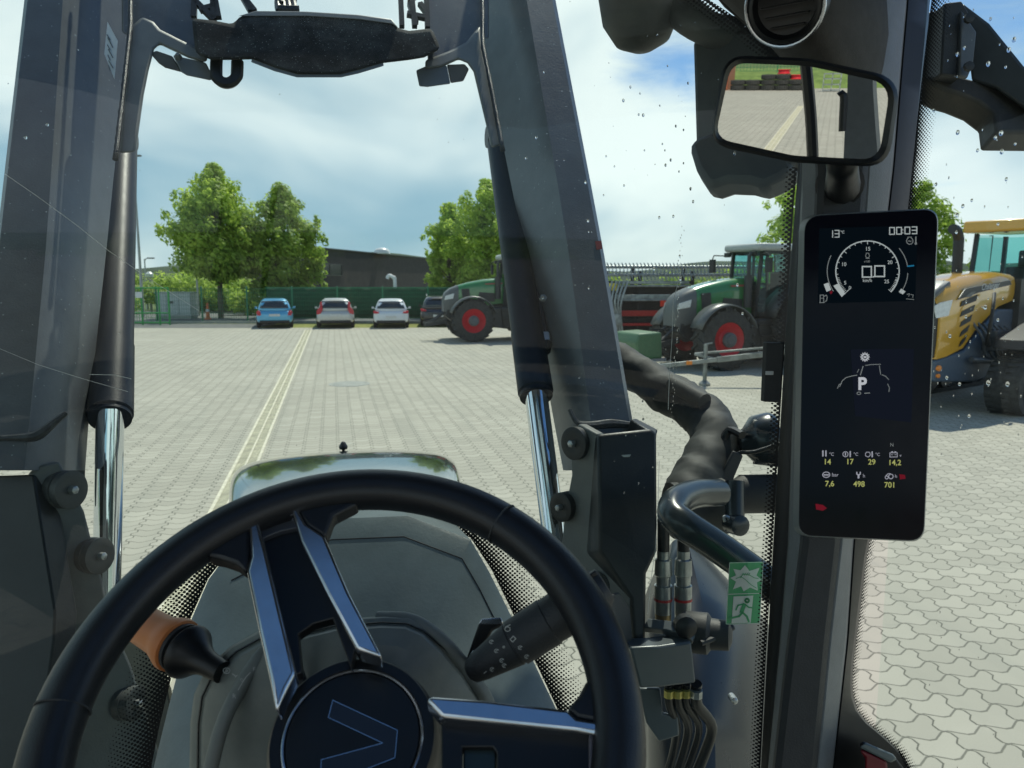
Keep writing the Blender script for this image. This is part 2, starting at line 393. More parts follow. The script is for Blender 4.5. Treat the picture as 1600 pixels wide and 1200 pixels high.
def tree(name, label, base, h, crown_lo, rad, prof, n=9000, m=None, seed=1, leaf=.13, group=None, squash=.8, nc=70, cat='tree', trunk_r=.16):
    rnd = random.Random(seed); t = thing(name, label, cat, base, 0, group); base = V(base)
    tips = []
    mb = MB(); mb.tube([base-V((0,0,.1)), base+V((.04,0,h*.25)), base+V((-.05,.05,h*.55)), base+V((0,0,h*.88))], [trunk_r*1.15, trunk_r*.9, trunk_r*.6, .03], 9, 4)
    clumps = []
    for i in range(nc):
        k = (i+.5)/nc; z = crown_lo+(h-crown_lo)*k; rr = rad*prof(k); a = i*2.4+rnd.random()
        q = (rnd.random()**.5); rc = rad*(.17+.15*rnd.random())*(.6+.5*prof(k))
        p = base+V((math.cos(a)*max(0, rr-rc*.7)*q, math.sin(a)*max(0, rr-rc*.7)*q, z-rc*.2))
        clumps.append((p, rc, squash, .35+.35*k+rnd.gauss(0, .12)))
        if i % 3 == 0: mb.tube([base+V((0,0,crown_lo*.75+(z-crown_lo)*.55)), base.lerp(p, .5)+V((0,0,(z)*.28)), p], [trunk_r*.35, trunk_r*.2, .015], 5)
    mb.build('trunk', BARK, t)
    for i in range(nc//3):     # loose outer sprays
        k = rnd.random(); a = rnd.random()*6.28; rr = rad*prof(k)*(1.0+.08*rnd.random())
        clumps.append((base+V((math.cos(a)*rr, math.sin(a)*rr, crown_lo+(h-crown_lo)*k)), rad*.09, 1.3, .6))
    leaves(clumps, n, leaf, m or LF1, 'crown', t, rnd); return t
def egg(k): return next((a[1]+(b[1]-a[1])*(k-a[0])/(b[0]-a[0]) for a, b in zip(EG, EG[1:]) if k <= b[0]), .1)
EG = [(0,.6),(.15,.92),(.35,1),(.6,.9),(.78,.7),(.9,.42),(1,.12)]
def pw(tab): return lambda k: next((a[1]+(b[1]-a[1])*(k-a[0])/(b[0]-a[0]) for a, b in zip(tab, tab[1:]) if k <= b[0]), tab[-1][1])
cone = pw([(0,.5),(.12,.85),(.3,1),(.55,.92),(.72,.68),(.84,.36),(.93,.2),(1,.06)])
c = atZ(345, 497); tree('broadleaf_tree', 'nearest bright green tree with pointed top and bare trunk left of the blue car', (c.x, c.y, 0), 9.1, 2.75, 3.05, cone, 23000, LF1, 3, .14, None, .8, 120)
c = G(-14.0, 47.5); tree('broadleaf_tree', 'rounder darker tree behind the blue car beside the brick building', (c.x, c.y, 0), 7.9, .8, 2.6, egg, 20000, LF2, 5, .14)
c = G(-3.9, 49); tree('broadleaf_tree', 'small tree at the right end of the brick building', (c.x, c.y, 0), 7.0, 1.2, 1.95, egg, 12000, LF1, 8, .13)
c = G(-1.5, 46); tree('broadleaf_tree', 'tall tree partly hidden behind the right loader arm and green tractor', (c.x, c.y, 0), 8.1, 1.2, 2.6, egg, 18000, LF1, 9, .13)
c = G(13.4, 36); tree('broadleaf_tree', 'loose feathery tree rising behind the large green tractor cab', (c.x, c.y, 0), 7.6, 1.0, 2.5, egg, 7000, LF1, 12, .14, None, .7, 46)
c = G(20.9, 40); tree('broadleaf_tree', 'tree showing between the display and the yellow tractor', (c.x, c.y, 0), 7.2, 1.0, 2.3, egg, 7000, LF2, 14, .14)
def bush(base, h, rad, seed, label, m=None, n=3500, group='bushes beyond the yard fence'):
    rnd = random.Random(seed); base = V(base); t = thing('bush', label, 'bush', base, 0, group)
    cl = []
    for i in range(22):
        a = rnd.random()*6.28; q = rnd.random()**.5; z = rnd.random()
        cl.append((base+V((math.cos(a)*rad*q, math.sin(a)*rad*q, h*(.15+.7*z*(1-.5*q)))), rad*(.3+.15*rnd.random()), .8, .3+.5*z+rnd.gauss(0,.1)))
    mb = MB()
    for i in range(5): mb.tube([base, cl[i*3][0]], [.06, .02], 5)
    mb.build('stem', BARK, t); leaves(cl, n, .16, m or LF1, 'foliage', t, rnd)
BL = ['leftmost tall bush beside the left loader cylinder', 'bush behind the tall lamp post', 'bush above the white utility cabinet', 'bush between the cabinet and the near tree', 'bush right behind the near tree trunk', 'low dark bush right of the near tree trunk']
for i, (l, d_, h, r) in enumerate([(-26.6, 54, 4.4, 2.2), (-25.2, 60, 3.6, 2.6), (-23.6, 58, 3.4, 2.3), (-21.8, 60, 3.3, 2.4), (-19.6, 56, 3.0, 2.2), (-17.0, 52, 2.2, 1.6)]):
    bush(G(l, d_), h, r, 30+i, BL[i], LF1 if i % 2 else LF2)
BR = ['dark bush on the skyline left of the harvester header', 'bush on the skyline behind the header', 'bush just left of the green tractor exhaust', 'bush behind the large green tractor bonnet', 'bush behind the yellow tractor exhaust', 'bush right of the yellow tractor exhaust']
for i, (l, d_, h, r) in enumerate([(6.4, 50, 3.3, 2.0), (10, 52, 3.2, 2.4), (14, 52, 3.9, 2.2), (17.5, 52, 3.4, 2.2), (24.9, 42, 2.9, 1.6), (27.5, 42, 3.4, 2.2)]):
    bush(G(l, d_), h, r, 50+i, BR[i], LF2, 3000, 'bushes on the skyline to the right')

# ------------------------------------------------------------------ building
BRICK = noisy('dark_brick', (.036, .029, .028), (.062, .050, .048), 1.2, .85, 14)
P1 = atD(420, 436, 68); P2 = atD(693, 436, 128); dr = (P2-P1); dr.z = 0; Lb = dr.length; dr.normalize(); bk = V((-dr.y, dr.x, 0))
P1.z = 0; bld = thing('brick_building', 'long low dark brick building beyond the green fence', 'building', P1)
mb = MB(); mb.prism([P1, P1+dr*Lb, P1+dr*Lb+bk*7, P1+bk*7], V((0,0,5.45))); mb.build('wall', BRICK, bld, False)
mb = MB(); mb.prism([P1-dr*.15-bk*.15+V((0,0,5.453)), P1+dr*(Lb+.15)-bk*.15+V((0,0,5.453)), P1+dr*(Lb+.15)+bk*7.2+V((0,0,5.453)), P1-dr*.15+bk*7.2+V((0,0,5.453))], V((0,0,.14))); mb.build('roof', mat('roof_edge', (.035, .035, .04), .5), bld, False)
def wallpt(px):
    r = ray(px, 436); den = r.x*dr.y-r.y*dr.x; t_ = ((P1.x-CAM.x)*dr.y-(P1.y-CAM.y)*dr.x)/den; p = CAM+r*t_; return V((p.x, p.y, 0))
wa, wb = wallpt(499), wallpt(534)
mb = MB()
for z in (2.75, 3.95): mb.bar(wa+V((0,0,z))-bk*.03, wb+V((0,0,z))-bk*.03, .1, .08)
for q in (0, .45, 1): mb.bar(wa.lerp(wb, q)+V((0,0,2.8))-bk*.03, wa.lerp(wb, q)+V((0,0,3.9))-bk*.03, .08, .1)
f_ = mb.build('window', mat('win_frame', (.05, .05, .05), .5), bld, False)
mb = MB(); mb.prism([wa+V((0,0,2.75))-bk*.012, wb+V((0,0,2.75))-bk*.012, wb+V((0,0,3.95))-bk*.012, wa+V((0,0,3.95))-bk*.012], -bk*.005); mb.build('pane', mat('dark_pane', (.02, .03, .035), .1, 0, .1), f_, False)
c = atD(597, 396, 96); mb = MB(); mb.lathe((c.x, c.y, 5.5), (0,0,1), [(0, 1.0), (.35, .95), (.62, .7), (.75, .1)], 16); mb.build('roof_light', mat('dome', (.75, .76, .74), .3), bld)
# ------------------------------------------------------------------ fence, hedge screen, gate
GRN = mat('fence_green', (.015, .17, .075), .5)
def mesh_panel(a, b, z0, z1, mb, dv=.25, dh=.25, r=.012):
    L = (b-a).length; n = max(1, int(L/dv))
    for i in range(n+1): p = a.lerp(b, i/n); mb.bar(p+V((0,0,z0)), p+V((0,0,z1)), r, r)
    k = int((z1-z0)/dh)
    for i in range(k+1): mb.bar(a+V((0,0,z0+(z1-z0)*i/k)), b+V((0,0,z0+(z1-z0)*i/k)), r, r)
fn = thing('mesh_fence', 'green wire mesh fence with posts behind the parked cars', 'fence', G(-12, 41.8))
lats = [-26.6+i*2.45 for i in range(15)]
for i, l in enumerate(lats):
    mb = MB(); mb.bar(G(l, 41.8, 0), G(l, 41.8, 1.95), .09, .09); mb.lathe(G(l, 41.8, 1.95), (0,0,1), [(0,.05),(.03,.02)], 6); mb.build('post', GRN, fn, False)
    if i < len(lats)-1:
        mb = MB(); mesh_panel(G(l, 41.8), G(lats[i+1], 41.8), .08, 1.85, mb, .12, .2, .013); mb.build('mesh_panel', GRN, fn, False)
hs = thing('privacy_screen', 'dark green privacy screen stretched along the fence behind the silver and white cars', 'screen', G(-7, 42.3))
SCR = noisy('screen_cloth', (.008, .055, .028), (.014, .085, .042), 2, .9, 14)
x0, x1 = -13.4, -.5; n = 60; rows = []
for zz_ in (.25, .8, 1.35, 1.88): rows.append([G(x0+(x1-x0)*i/n, 42.15+.05*math.sin(i*1.3+zz_*3), zz_+.015*math.sin(i*.9)) for i in range(n+1)])
mb = MB(); mb.loft(rows, closed=False); o = mb.build('cloth', SCR, hs); o.modifiers.new('solid', 'SOLIDIFY').thickness = .01
mb = MB(); mb.bar(G(x0, 42.05, 1.9), G(x1, 42.05, 1.9), .05, .05); mb.bar(G(x0, 42.05, .24), G(x1, 42.05, .24), .04, .04); mb.build('rail', GRN, hs)
gt = thing('gate_frame', 'bright green tubular gate frame standing at the left end of the fence', 'gate', G(-19, 39.8))
BGR = mat('gate_green', (.03, .32, .07), .45)
mb = MB()
for l in (-20.6, -19.1, -18.2, -17.7): mb.tube([G(l, 39.8, 0), G(l, 39.8, 1.95)], .045, 8)
for z in (.12, .62, 1.9): mb.tube([G(-20.6, 39.8, z), G(-17.7, 39.8, z)], .035, 8)
mb.build('frame', BGR, gt)
mb = MB(); mesh_panel(G(-20.6, 39.8), G(-19.1, 39.8), .12, 1.9, mb, .14, .3); mesh_panel(G(-19.1, 39.8), G(-17.7, 39.8), .12, .62, mb, .22, .25); mb.build('mesh', BGR, gt, False)
mb = MB(); mb.box(G(-19.2, 39.75, 1.55), (.34, .02, .3), Matrix((RT, V((-RT.y, RT.x, 0)), V((0,0,1)))).transposed()); mb.build('notice', mat('notice', (.7, .72, .72), .5), gt, False)
RM = Matrix((RT, V((-RT.y, RT.x, 0)), V((0,0,1)))).transposed()
ub = thing('utility_cabinet', 'white grey double door utility cabinet between the gate and the near tree', 'cabinet', G(-20.2, 46.5))
UW = mat('cabinet', (.52, .56, .54), .5)
mb = MB(); mb.box(G(-20.2, 46.5, .85), (2.1, 1.0, 1.35), RM); mb.build('body', UW, ub, bevel=.02)
for s_ in (-.7, 0, .7):
    mb = MB(); mb.box(G(-20.2+s_, 45.98, .85), (.66, .03, 1.22), RM); mb.build('door', UW, ub, bevel=.01)
mb = MB(); mb.box(G(-20.2, 46.5, 1.56), (2.2, 1.1, .07), RM); mb.build('lid', mat('cab_lid', (.42, .45, .44), .5), ub)
mb = MB(); mb.box(G(-20.3, 45.955, .98), (.26, .012, .14), RM); mb.build('plate', mat('cab_plate', (.06, .07, .07), .4), ub)
mb = MB(); mb.box(G(-20.2, 46.5, .09), (2.1, 1.0, .18), RM); mb.build('plinth', CONC, ub)
ba = thing('barrier_bollard', 'small orange and white barrier bollard left of the near tree trunk', 'bollard', G(-18.0, 45.6))
mb = MB(); mb.lathe(G(-18.0, 45.6, 0), (0,0,1), [(0,.2),(.06,.2),(.07,.12),(.45,.1),(.45,.1)], 14); mb.lathe(G(-18.0, 45.6, .6), (0,0,1), [(0,.095),(.3,.08),(.36,.03)], 14); mb.build('body', mat('barrier_orange', (.75, .17, .05), .5), ba)
mb = MB(); mb.lathe(G(-18.0, 45.6, .45), (0,0,1), [(0,.1),(.15,.095)], 14); mb.build('band', mat('white_band', (.75,.75,.73), .5), ba)
def lamp(px, D, ytop, label, arm=.9, globe=False, m=None, leftward=False):
    c = atZ(px, 436+CH*F/D*1.0); c = G((px-800)/F*D, D); h = CH+(436-ytop)*D/F
    t = thing('street_lamp', label, 'street lamp', c); mm = m or mat('galv', (.42, .44, .44), .45, .6)
    mb = MB(); mb.tube([c, c+V((0,0,h*.5)), c+V((0,0,h))], [.10, .075, .045], 10); mb.build('pole', mm, t)
    s_ = -1 if leftward else 1
    if globe:
        mb = MB(); mb.lathe(c+V((0,0,h-.1)), (0,0,1), [(0,.1),(.12,.26),(.34,.27),(.5,.1)], 14); mb.build('lamp_globe', mat('globe', (.7,.72,.7), .3), t)
    else:
        mb = MB(); mb.tube([c+V((0,0,h-.25)), c+V((0,0,h))+RT*.1*s_, c+V((0,0,h+.08))+RT*arm*s_], .035, 8, 3); mb.build('arm', mm, t)
        mb = MB(); mb.box(c+V((0,0,h+.06))+RT*(arm+.15)*s_, (.5, .22, .1), RM); mb.build('lamp_head', mat('lamp_head', (.12, .13, .13), .5), t, bevel=.02)
lamp(225.5, 49, 252, 'tall slim lamp post standing left of the near tree', .1)
lamp(233, 60, 405, 'shorter post with a dark head reaching right, beside the tall lamp post', .35)
lamp(239, 56, 433, 'low post with a pale round globe behind the gate frame', 0, True)
lamp(312, 50, 428, 'thin grey post left of the near tree trunk', .05, False)
# white bent vent pipe
c = G(-6.5, 43); vp = tag(MB().tube([c, c+V((0,0,2.2)), c+V((0,0,2.45))-RT*.1, c+V((0,0,2.55))-RT*.32, c+V((0,0,2.38))-RT*.42], .1, 10, 4).build('vent_pipe', mat('white_pipe', (.78,.78,.75), .45)), 'white vent pipe with a bent top above the white hatchback', 'pipe')

# ------------------------------------------------------------------ cars
RUB = mat('rubber', (.018, .018, .018), .85, 0, .2, 30); RIMM = mat('alloy', (.45, .46, .48), .3, .8)
CGL = mat('car_glass', (.02, .03, .035), .06, 0, .05, spec=.8); BLK = mat('black_plastic', (.02, .021, .022), .55)
PLT = mat('number_plate', (.62, .63, .62), .4); UND = mat('underbody', (.008, .008, .008), .9)
def wheel(parent, loc, r, wd, rim=RIMM, lugs=0, axis=V((0,1,0)), rimr=.62, hub=None, tm=None):
    mb = MB(); x = wd/2
    mb.lathe(V(loc)-axis*x, axis, [(0, r*rimr), (0.01, r*.8), (x*.2, r*.95), (x*.45, r*(1 if not lugs else .955)), (x*1.55, r*(1 if not lugs else .955)), (x*1.8, r*.95), (2*x-.01, r*.8), (2*x, r*rimr), (2*x-.05*wd, r*rimr*.97), (.05*wd, r*rimr*.97)], 40, False)
    if lugs:
        u0 = V((1,0,0)); w0 = V((0,0,1))
        for i in range(lugs):
            for s_ in (-1, 1):
                a0 = 2*math.pi*(i+(.5 if s_ > 0 else 0))/lugs; pts = []
                for q in (0, 1):
                    a = a0+q*.20; rad = r*.965
                    pts.append(V(loc)+(u0*math.cos(a)+w0*math.sin(a))*rad+axis*(s_*x*(.04 if q else .98)))
                tmid = V(loc)+(u0*math.cos(a0+.1)+w0*math.sin(a0+.1))*r
                mb.bar(pts[0], pts[1], r*.075, r*.085, (tmid-V(loc)).normalized())
    t = mb.build('wheel', tm or RUB, parent, local=True, ang=30)
    mb = MB()
    for sg in (-1, 1):
        o_ = V(loc)+axis*x*sg*.92; ax = axis*sg
        mb.lathe(o_, -ax, [(0, r*rimr), (.02, r*rimr*.93), (wd*.12, r*rimr*.85), (wd*.22, r*rimr*.5), (wd*.18, r*.24), (wd*.02, r*.22), (wd*.0, r*.02)], 28, False)
    mb.build('rim', rim, t, local=True)
    if hub:
        mb = MB()
        for sg in (-1, 1):
            mb.lathe(V(loc)+axis*x*sg*.8, axis*sg, [(0, r*.25), (wd*.14, r*.24), (wd*.16, r*.18), (wd*.24, r*.16), (wd*.25, .01)], 20)
        mb.build('hub', hub, t, local=True)
    return t
def car(label, paint, loc, rot, W=1.8, H=1.47, L=4.2, lights='low', suv=False, seed=0, rails=False):
    t = thing('parked_car', label, 'car', loc, rot, 'cars parked along the fence')
    hw = W/2; zb = .24 if not suv else .3; sh = H*.62
    # rear at y=0, front at y=L (nose away from the viewer)
    st = [(-.02, .62, .46, .62), (.04, .86, .34, .80), (.14, .95, zb, sh-.03), (.6, .985, zb, sh), (L*.4, 1.0, zb, sh-.02), (L*.7, .99, zb, sh-.08), (L*.9, .93, zb+.02, sh-.17), (L*.985, .78, zb+.1, sh-.3), (L, .6, .42, .55)]
    rings = []
    for y, wf, z0, z1 in st:
        w_ = hw*wf; rings.append([V((x*w_, y, z0+(z1-z0)*z)) for x, z in ((-.86, 0), (-.97, .12), (-1, .35), (-1, .6), (-.965, .84), (-.9, .96), (-.8, 1), (.8, 1), (.9, .96), (.965, .84), (1, .6), (1, .35), (.97, .12), (.86, 0))])
    mb = MB(); mb.loft(rings)
    b = mb.build('body', paint, t, local=True, sub=1, ang=60)
    # greenhouse: roof shell + glass
    gh = [(.10, .80, sh-.04, .0), (.42, .74, sh, .72), (.62, .70, sh, .94), (1.0, .69, sh, 1.0), (L*.45, .69, sh, 1.0), (L*.58, .68, sh, .86), (L*.74, .78, sh-.06, .0)]
    rings = []
    for y, wf, z0, k in gh:
        wt = hw*wf; z1 = sh+(H-sh)*k; wb = hw*.90
        rings.append([V((-wb, y, z0-.04)), V((-wb*.98-(0), y, z0+.02)), V((-(wb*.35+wt*.65), y, z0+(z1-z0)*.62)), V((-wt*.93, y, z0+(z1-z0)*.93)), V((-wt*.7, y, z1)), V((wt*.7, y, z1)), V((wt*.93, y, z0+(z1-z0)*.93)), V((wb*.35+wt*.65, y, z0+(z1-z0)*.62)), V((wb*.98, y, z0+.02)), V((wb, y, z0-.04))])
    mb = MB(); mb.loft(rings); mb.build('roof', paint, t, local=True, sub=1, ang=60)
    y0, y1 = .10, .47; zA, zB = sh+.04, H-.13
    def rw(fx, q):  # point on the rear screen
        return V((fx*hw*(.76-.10*q), y0+(y1-y0)*q-.012+.05*(abs(fx)**3), zA+(zB-zA)*q))
    mb = MB(); mb.loft([[rw(fx/6, q) for fx in range(-6, 7)] for q in (.12, .4, .7, 1.0)], closed=False); o = mb.build('rear_window', CGL, t, local=True); o.modifiers.new('s', 'SOLIDIFY').thickness = .02
    mb = MB(); mb.prism([V((-.5*hw, .38, H-.06)), V((.5*hw, .38, H-.06)), V((.55*hw, .56, H-.03)), V((-.55*hw, .56, H-.03))], V((0,0,.025))); mb.build('spoiler', paint, t, local=True, bevel=.01)
    for s_ in (-1, 1):
        mb = MB(); mb.prism([V((s_*hw*.83, .9, sh+.02)), V((s_*hw*.82, L*.60, sh+.01)), V((s_*hw*.715, L*.47, H-.15)), V((s_*hw*.70, 1.0, H-.14))], V((s_*.02, 0, 0))); mb.build('side_window', CGL, t, local=True)
        red = mat('tail_red', (.55, .03, .04), .25, 0, .1)
        mb = MB()
        if lights == 'tall':
            mb.prism([V((s_*hw*.72, .10, sh+.20)), V((s_*hw*.62, .09, sh+.05)), V((s_*hw*.72, .0, sh-.17)), V((s_*hw*.93, .02, sh-.22)), V((s_*hw*.93, .03, sh-.04))], V((0, .10, .0)))
            mb.prism([V((s_*hw*.76, .20, H-.2)), V((s_*hw*.66, .16, H-.16)), V((s_*hw*.64, .09, sh+.06)), V((s_*hw*.78, .08, sh+.04))], V((0, .1, .02)))
        elif lights == 'low':
            mb.prism([V((s_*hw*.62, .0, sh-.15)), V((s_*hw*.9, .005, sh-.17)), V((s_*hw*.96, .06, sh-.08)), V((s_*hw*.93, .08, sh-.02)), V((s_*hw*.66, .0, sh-.08))], V((0, .1, 0)))
        else:
            mb.prism([V((s_*hw*.68, .0, sh-.26)), V((s_*hw*.88, .005, sh-.27)), V((s_*hw*.95, .06, sh-.12)), V((s_*hw*.88, .06, sh-.02)), V((s_*hw*.74, .02, sh-.06))], V((0, .1, 0)))
        mb.build('tail_light', red, t, local=True, bevel=.02)
        mb = MB(); mb.box(V((s_*(hw+.05), L*.63, sh+.03)), (.12, .08, .10)); mb.tube([V((s_*hw*.9, L*.64, sh-.02)), V((s_*(hw+.05), L*.63, sh+.02))], .02, 6); mb.build('mirror', paint if not suv else BLK, t, local=True, bevel=.025)
        for yy in (.78, L-.82): wheel(t, V((s_*(hw-.12), yy, .315)), .315, .2, axis=V((1,0,0)))
    mb = MB(); mb.box(V((0, -.03, sh-.25 if lights != 'low' else .56)), (.5, .02, .11)); mb.build('number_plate', PLT, t, local=True)
    mb = MB(); mb.box(V((0, .10, .33)), (W*.78, .2, .12)); mb.build('lower_bumper', BLK, t, local=True, bevel=.03)
    mb = MB(); mb.box(V((0, L*.5, .27)), (W*.9, L*.86, .12)); mb.build('underbody', UND, t, local=True)
    if rails:
        for s_ in (-1, 1):
            mb = MB(); mb.tube([V((s_*hw*.62, .6, H)), V((s_*hw*.63, .8, H+.06)), V((s_*hw*.63, 2.0, H+.06)), V((s_*hw*.62, 2.2, H))], .018, 6); mb.build('roof_rail', mat('rail_silver', (.6,.6,.6), .3, .8), t, local=True)
    return t
def paint(n, c, f=.0): return mat(n, c, .28, f, .05, 30, 0, .5, 1.0)
CR = -YAW*.55
for lb, pt, px, kw in [('light blue hatchback parked rear out, leftmost car by the fence', paint('blue_paint', (.10, .42, .66), .2), 433, dict(W=1.76, H=1.44, lights='mid')),
        ('silver estate car with tall red tail lights', paint('silver_paint', (.55, .56, .54), .25), 527, dict(W=1.86, H=1.44, lights='tall')),
        ('white hatchback parked between the silver car and the dark car', paint('white_paint', (.72, .76, .80)), 613, dict(W=1.76, H=1.42, lights='low')),
        ('dark grey car with roof rails half hidden by the green tractor', paint('dark_paint', (.03, .034, .04), .2), 682, dict(W=1.84, H=1.52, lights='low', suv=True, rails=True))]:
    car(lb, pt, G((px-800)/F*37.2, 36.9 if px != 682 else 38.2), -(YAW+math.atan((px-800)/F)*.95), **kw)
# ------------------------------------------------------------------ big tractors
TG = paint('tractor_green', (.028, .20, .055)); TGD = mat('tractor_dark', (.03, .034, .036), .45, 0, .15, 9); TR_ = mat('rim_red', (.55, .02, .03), .4, 0, .1)
TCG = mat('cab_tint', (.10, .38, .36), .12, 0, .1, spec=.6); TGR = mat('grey_cap', (.105, .115, .115), .35, 0, .1); TW = mat('roof_grey', (.45, .47, .46), .45)
HUBD = mat('hub_grey', (.10, .11, .12), .5); TYR = mat('tractor_tyre', (.045, .046, .044), .9, 0, .3, 10, .3); CABG = glass('cab_glass', (.45, .76, .74), 1.0)
def mirrorpoly(pts, y): return [V((x, y, z)) for x, z in pts]
def side_loft(profile, w0, w1fn, mb, n=9):
    """profile: list of (x, ztop, zbottom, halfwidth); rounded-top cross sections"""
    rings = []
    for x, zt, zb, hw in profile:
        h = zt-zb; rings.append([V((x, y*hw, zb+h*z)) for y, z in ((-.96, 0), (-1, .25), (-1, .62), (-.95, .84), (-.78, .96), (-.4, 1), (.4, 1), (.78, .96), (.95, .84), (1, .62), (1, .25), (.96, 0))])
    return mb.loft(rings)
def green_tractor(label, loc, rot, block=False):
    t = thing('farm_tractor', label, 'tractor', loc, rot, 'green farm tractors in the yard')
    mb = MB(); side_loft([(-1.27, 2.40, 1.42, .46), (-1.0, 2.39, 1.40, .47), (-.5, 2.34, 1.32, .46), (.1, 2.22, 1.28, .44), (.45, 2.12, 1.25, .42)], 0, None, mb); mb.build('bonnet', TG, t, local=True, ang=50)
    mb = MB(); side_loft([(.455, 2.12, 1.22, .415), (.75, 2.0, 1.14, .38), (.95, 1.84, 1.1, .34), (1.02, 1.62, 1.12, .30)], 0, None, mb); mb.build('nose', TGR, t, local=True, ang=50)
    for s_ in (-1, 1):
        mb = MB(); mb.prism(mirrorpoly([(-.95, 1.82), (-.35, 1.86), (-.25, 1.5), (-.95, 1.5)], s_*.462), V((0, s_*.012, 0))); mb.build('side_vent', TGD, t, local=True)
        mb = MB(); mb.prism(mirrorpoly([(.05, 2.0), (.35, 1.98), (.28, 1.4), (-.02, 1.35)], s_*.438), V((0, s_*.014, 0))); mb.build('front_vent', TGD, t, local=True)
        mb = MB(); mb.prism(mirrorpoly([(-1.25, 2.22), (-.55, 2.19), (-.6, 2.145), (-1.25, 2.17)], s_*.462), V((0, s_*.01, 0))); mb.build('stripe', mat('stripe_red', (.35,.08,.07), .4), t, local=True)
        mb = MB(); mb.prism([V((.62, s_*.40, 1.82)), V((.95, s_*.33, 1.72)), V((.99, s_*.31, 1.56)), V((.66, s_*.41, 1.62))], V((0, s_*.03, 0))); mb.build('headlight', mat('headlamp', (.7,.72,.7), .15), t, local=True, bevel=.01)
    mb = MB(); mb.prism(mirrorpoly([(.7, .75), (.95, .95), (.9, 1.2), (-1.7, 1.45), (-3.4, 1.4), (-3.5, .8), (-2.4, .6), (-1.0, .62)], -.36), V((0, .72, 0))); mb.build('chassis', TGD, t, local=True, bevel=.03)
    for s_ in (-1, 1):
        mb = MB(); mb.prism(mirrorpoly([(-1.15, .55), (-1.1, 1.25), (-2.3, 1.35), (-2.45, .9), (-2.0, .45)], s_*.55), V((0, s_*.42, 0))); mb.build('tank', TGD, t, local=True, bevel=.05)
        mb = MB()
        for k in range(3): mb.box(V((-1.95+.05*k, s_*(1.05-.06*k), .55+.3*k)), (.5, .22, .04))
        for x in (-2.18, -1.68): mb.bar(V((x, s_*1.1, .5)), V((x+.1, s_*.95, 1.3)), .03, .05)
        mb.build('steps', BLK, t, local=True)
    mb = MB(); mb.tube([V((0, -.9, .78)), V((0, .9, .78))], .14, 12); mb.build('front_axle', TGD, t, local=True)
    for s_ in (-1, 1):
        wheel(t, V((0, s_*.98, .80)), .80, .60, TR_, 20, rimr=.58, hub=HUBD, tm=TYR)
        wheel(t, V((-3.05, s_*.98, 1.05)), 1.05, .70, TR_, 22, rimr=.56, hub=HUBD, tm=TYR)
        mb = MB(); A_ = []
        for i in range(11):
            a = R(20+14*i); A_.append([V((math.cos(a)*.93-.02, s_*(.72+q), .80+math.sin(a)*.93-(.03 if q > .4 else 0))) for q in (0, .25, .52)])
        mb.loft(A_, closed=False); o = mb.build('front_fender', TGR, t, local=True); o.modifiers.new('s', 'SOLIDIFY').thickness = .03
        mb = MB(); A_ = []
        for i in range(10):
            a = R(15+15*i); A_.append([V((math.cos(a)*1.2-3.05, s_*(.6+q), 1.05+math.sin(a)*1.2)) for q in (0, .35, .68)])
        mb.loft(A_, closed=False); o = mb.build('rear_fender', TGD, t, local=True); o.modifiers.new('s', 'SOLIDIFY').thickness = .04
    # cab
    lo = [(-1.78, .62), (-1.95, .80), (-3.3, .80), (-3.45, .6)]; 
    mb = MB()
    tops = [(-1.92, .60), (-2.0, .74), (-3.2, .74), (-3.3, .6)]
    for s_ in (-1, 1):
        for (x, y), (x2, y2) in ((lo[0], tops[0]), ((-2.75, .80), (-2.72, .74)), (lo[2], tops[2])):
            mb.bar(V((x, s_*y, 1.35)), V((x2, s_*y2, 3.08)), .07, .09)
        mb.bar(V((-1.8, s_*.75, 1.42)), V((-3.4, s_*.78, 1.42)), .07, .12); mb.bar(V((-1.9, s_*.7, 3.06)), V((-3.3, s_*.72, 3.06)), .07, .09)
    mb.bar(V((-1.8, -.62, 2.0)), V((-1.8, .62, 2.0)), .06, .1); mb.build('cab_frame', TGD, t, local=True)
    mb = MB(); mb.add([V((x, s*y, 1.4)) for s, L_ in ((1, lo), (-1, lo[::-1])) for x, y in L_]+[V((x, s*y, 3.05)) for s, L_ in ((1, tops), (-1, tops[::-1])) for x, y in L_], [(i, (i+1) % 8, (i+1) % 8+8, i+8) for i in range(8)])
    mb.build('cab_glass', CABG, t, False, local=True)
    mb = MB(); mb.box(V((-2.75, 0, 1.75)), (.5, .55, .14)); mb.box(V((-2.98, 0, 2.15)), (.14, .52, .8)); mb.box(V((-2.1, 0, 1.9)), (.12, .3, .8)); mb.box(V((-2.6, .1, 1.5)), (1.3, 1.2, .3)); mb.build('seat', BLK, t, local=True, bevel=.04)
    mb = MB(); mb.prism([V((-1.7, -.78, 3.1)), V((-1.7, .78, 3.1)), V((-3.45, .82, 3.1)), V((-3.45, -.82, 3.1))], V((0, 0, .2))); mb.build('cab_roof', TW, t, local=True, bevel=.07)
    for s_ in (-1, 1):
        mb = MB()
        for x in (-1.68,): mb.box(V((x, s_*.55, 3.02)), (.1, .22, .13))
        mb.build('work_light', BLK, t, local=True, bevel=.02)
        mb = MB(); mb.tube([V((-1.8, s_*.7, 3.0)), V((-1.65, s_*1.15, 3.02)), V((-1.65, s_*1.22, 2.9))], .02, 6); mb.box(V((-1.66, s_*1.22, 2.72)), (.08, .22, .38)); mb.build('mirror', BLK, t, local=True, bevel=.015)
    mb = MB(); mb.tube([V((-1.55, .56, 1.6)), V((-1.55, .56, 2.45))], .11, 12); mb.tube([V((-1.55, .56, 2.45)), V((-1.55, .56, 2.95)), V((-1.62, .56, 3.05))], .055, 10); mb.build('exhaust', TGD, t, local=True)
    mb = MB()
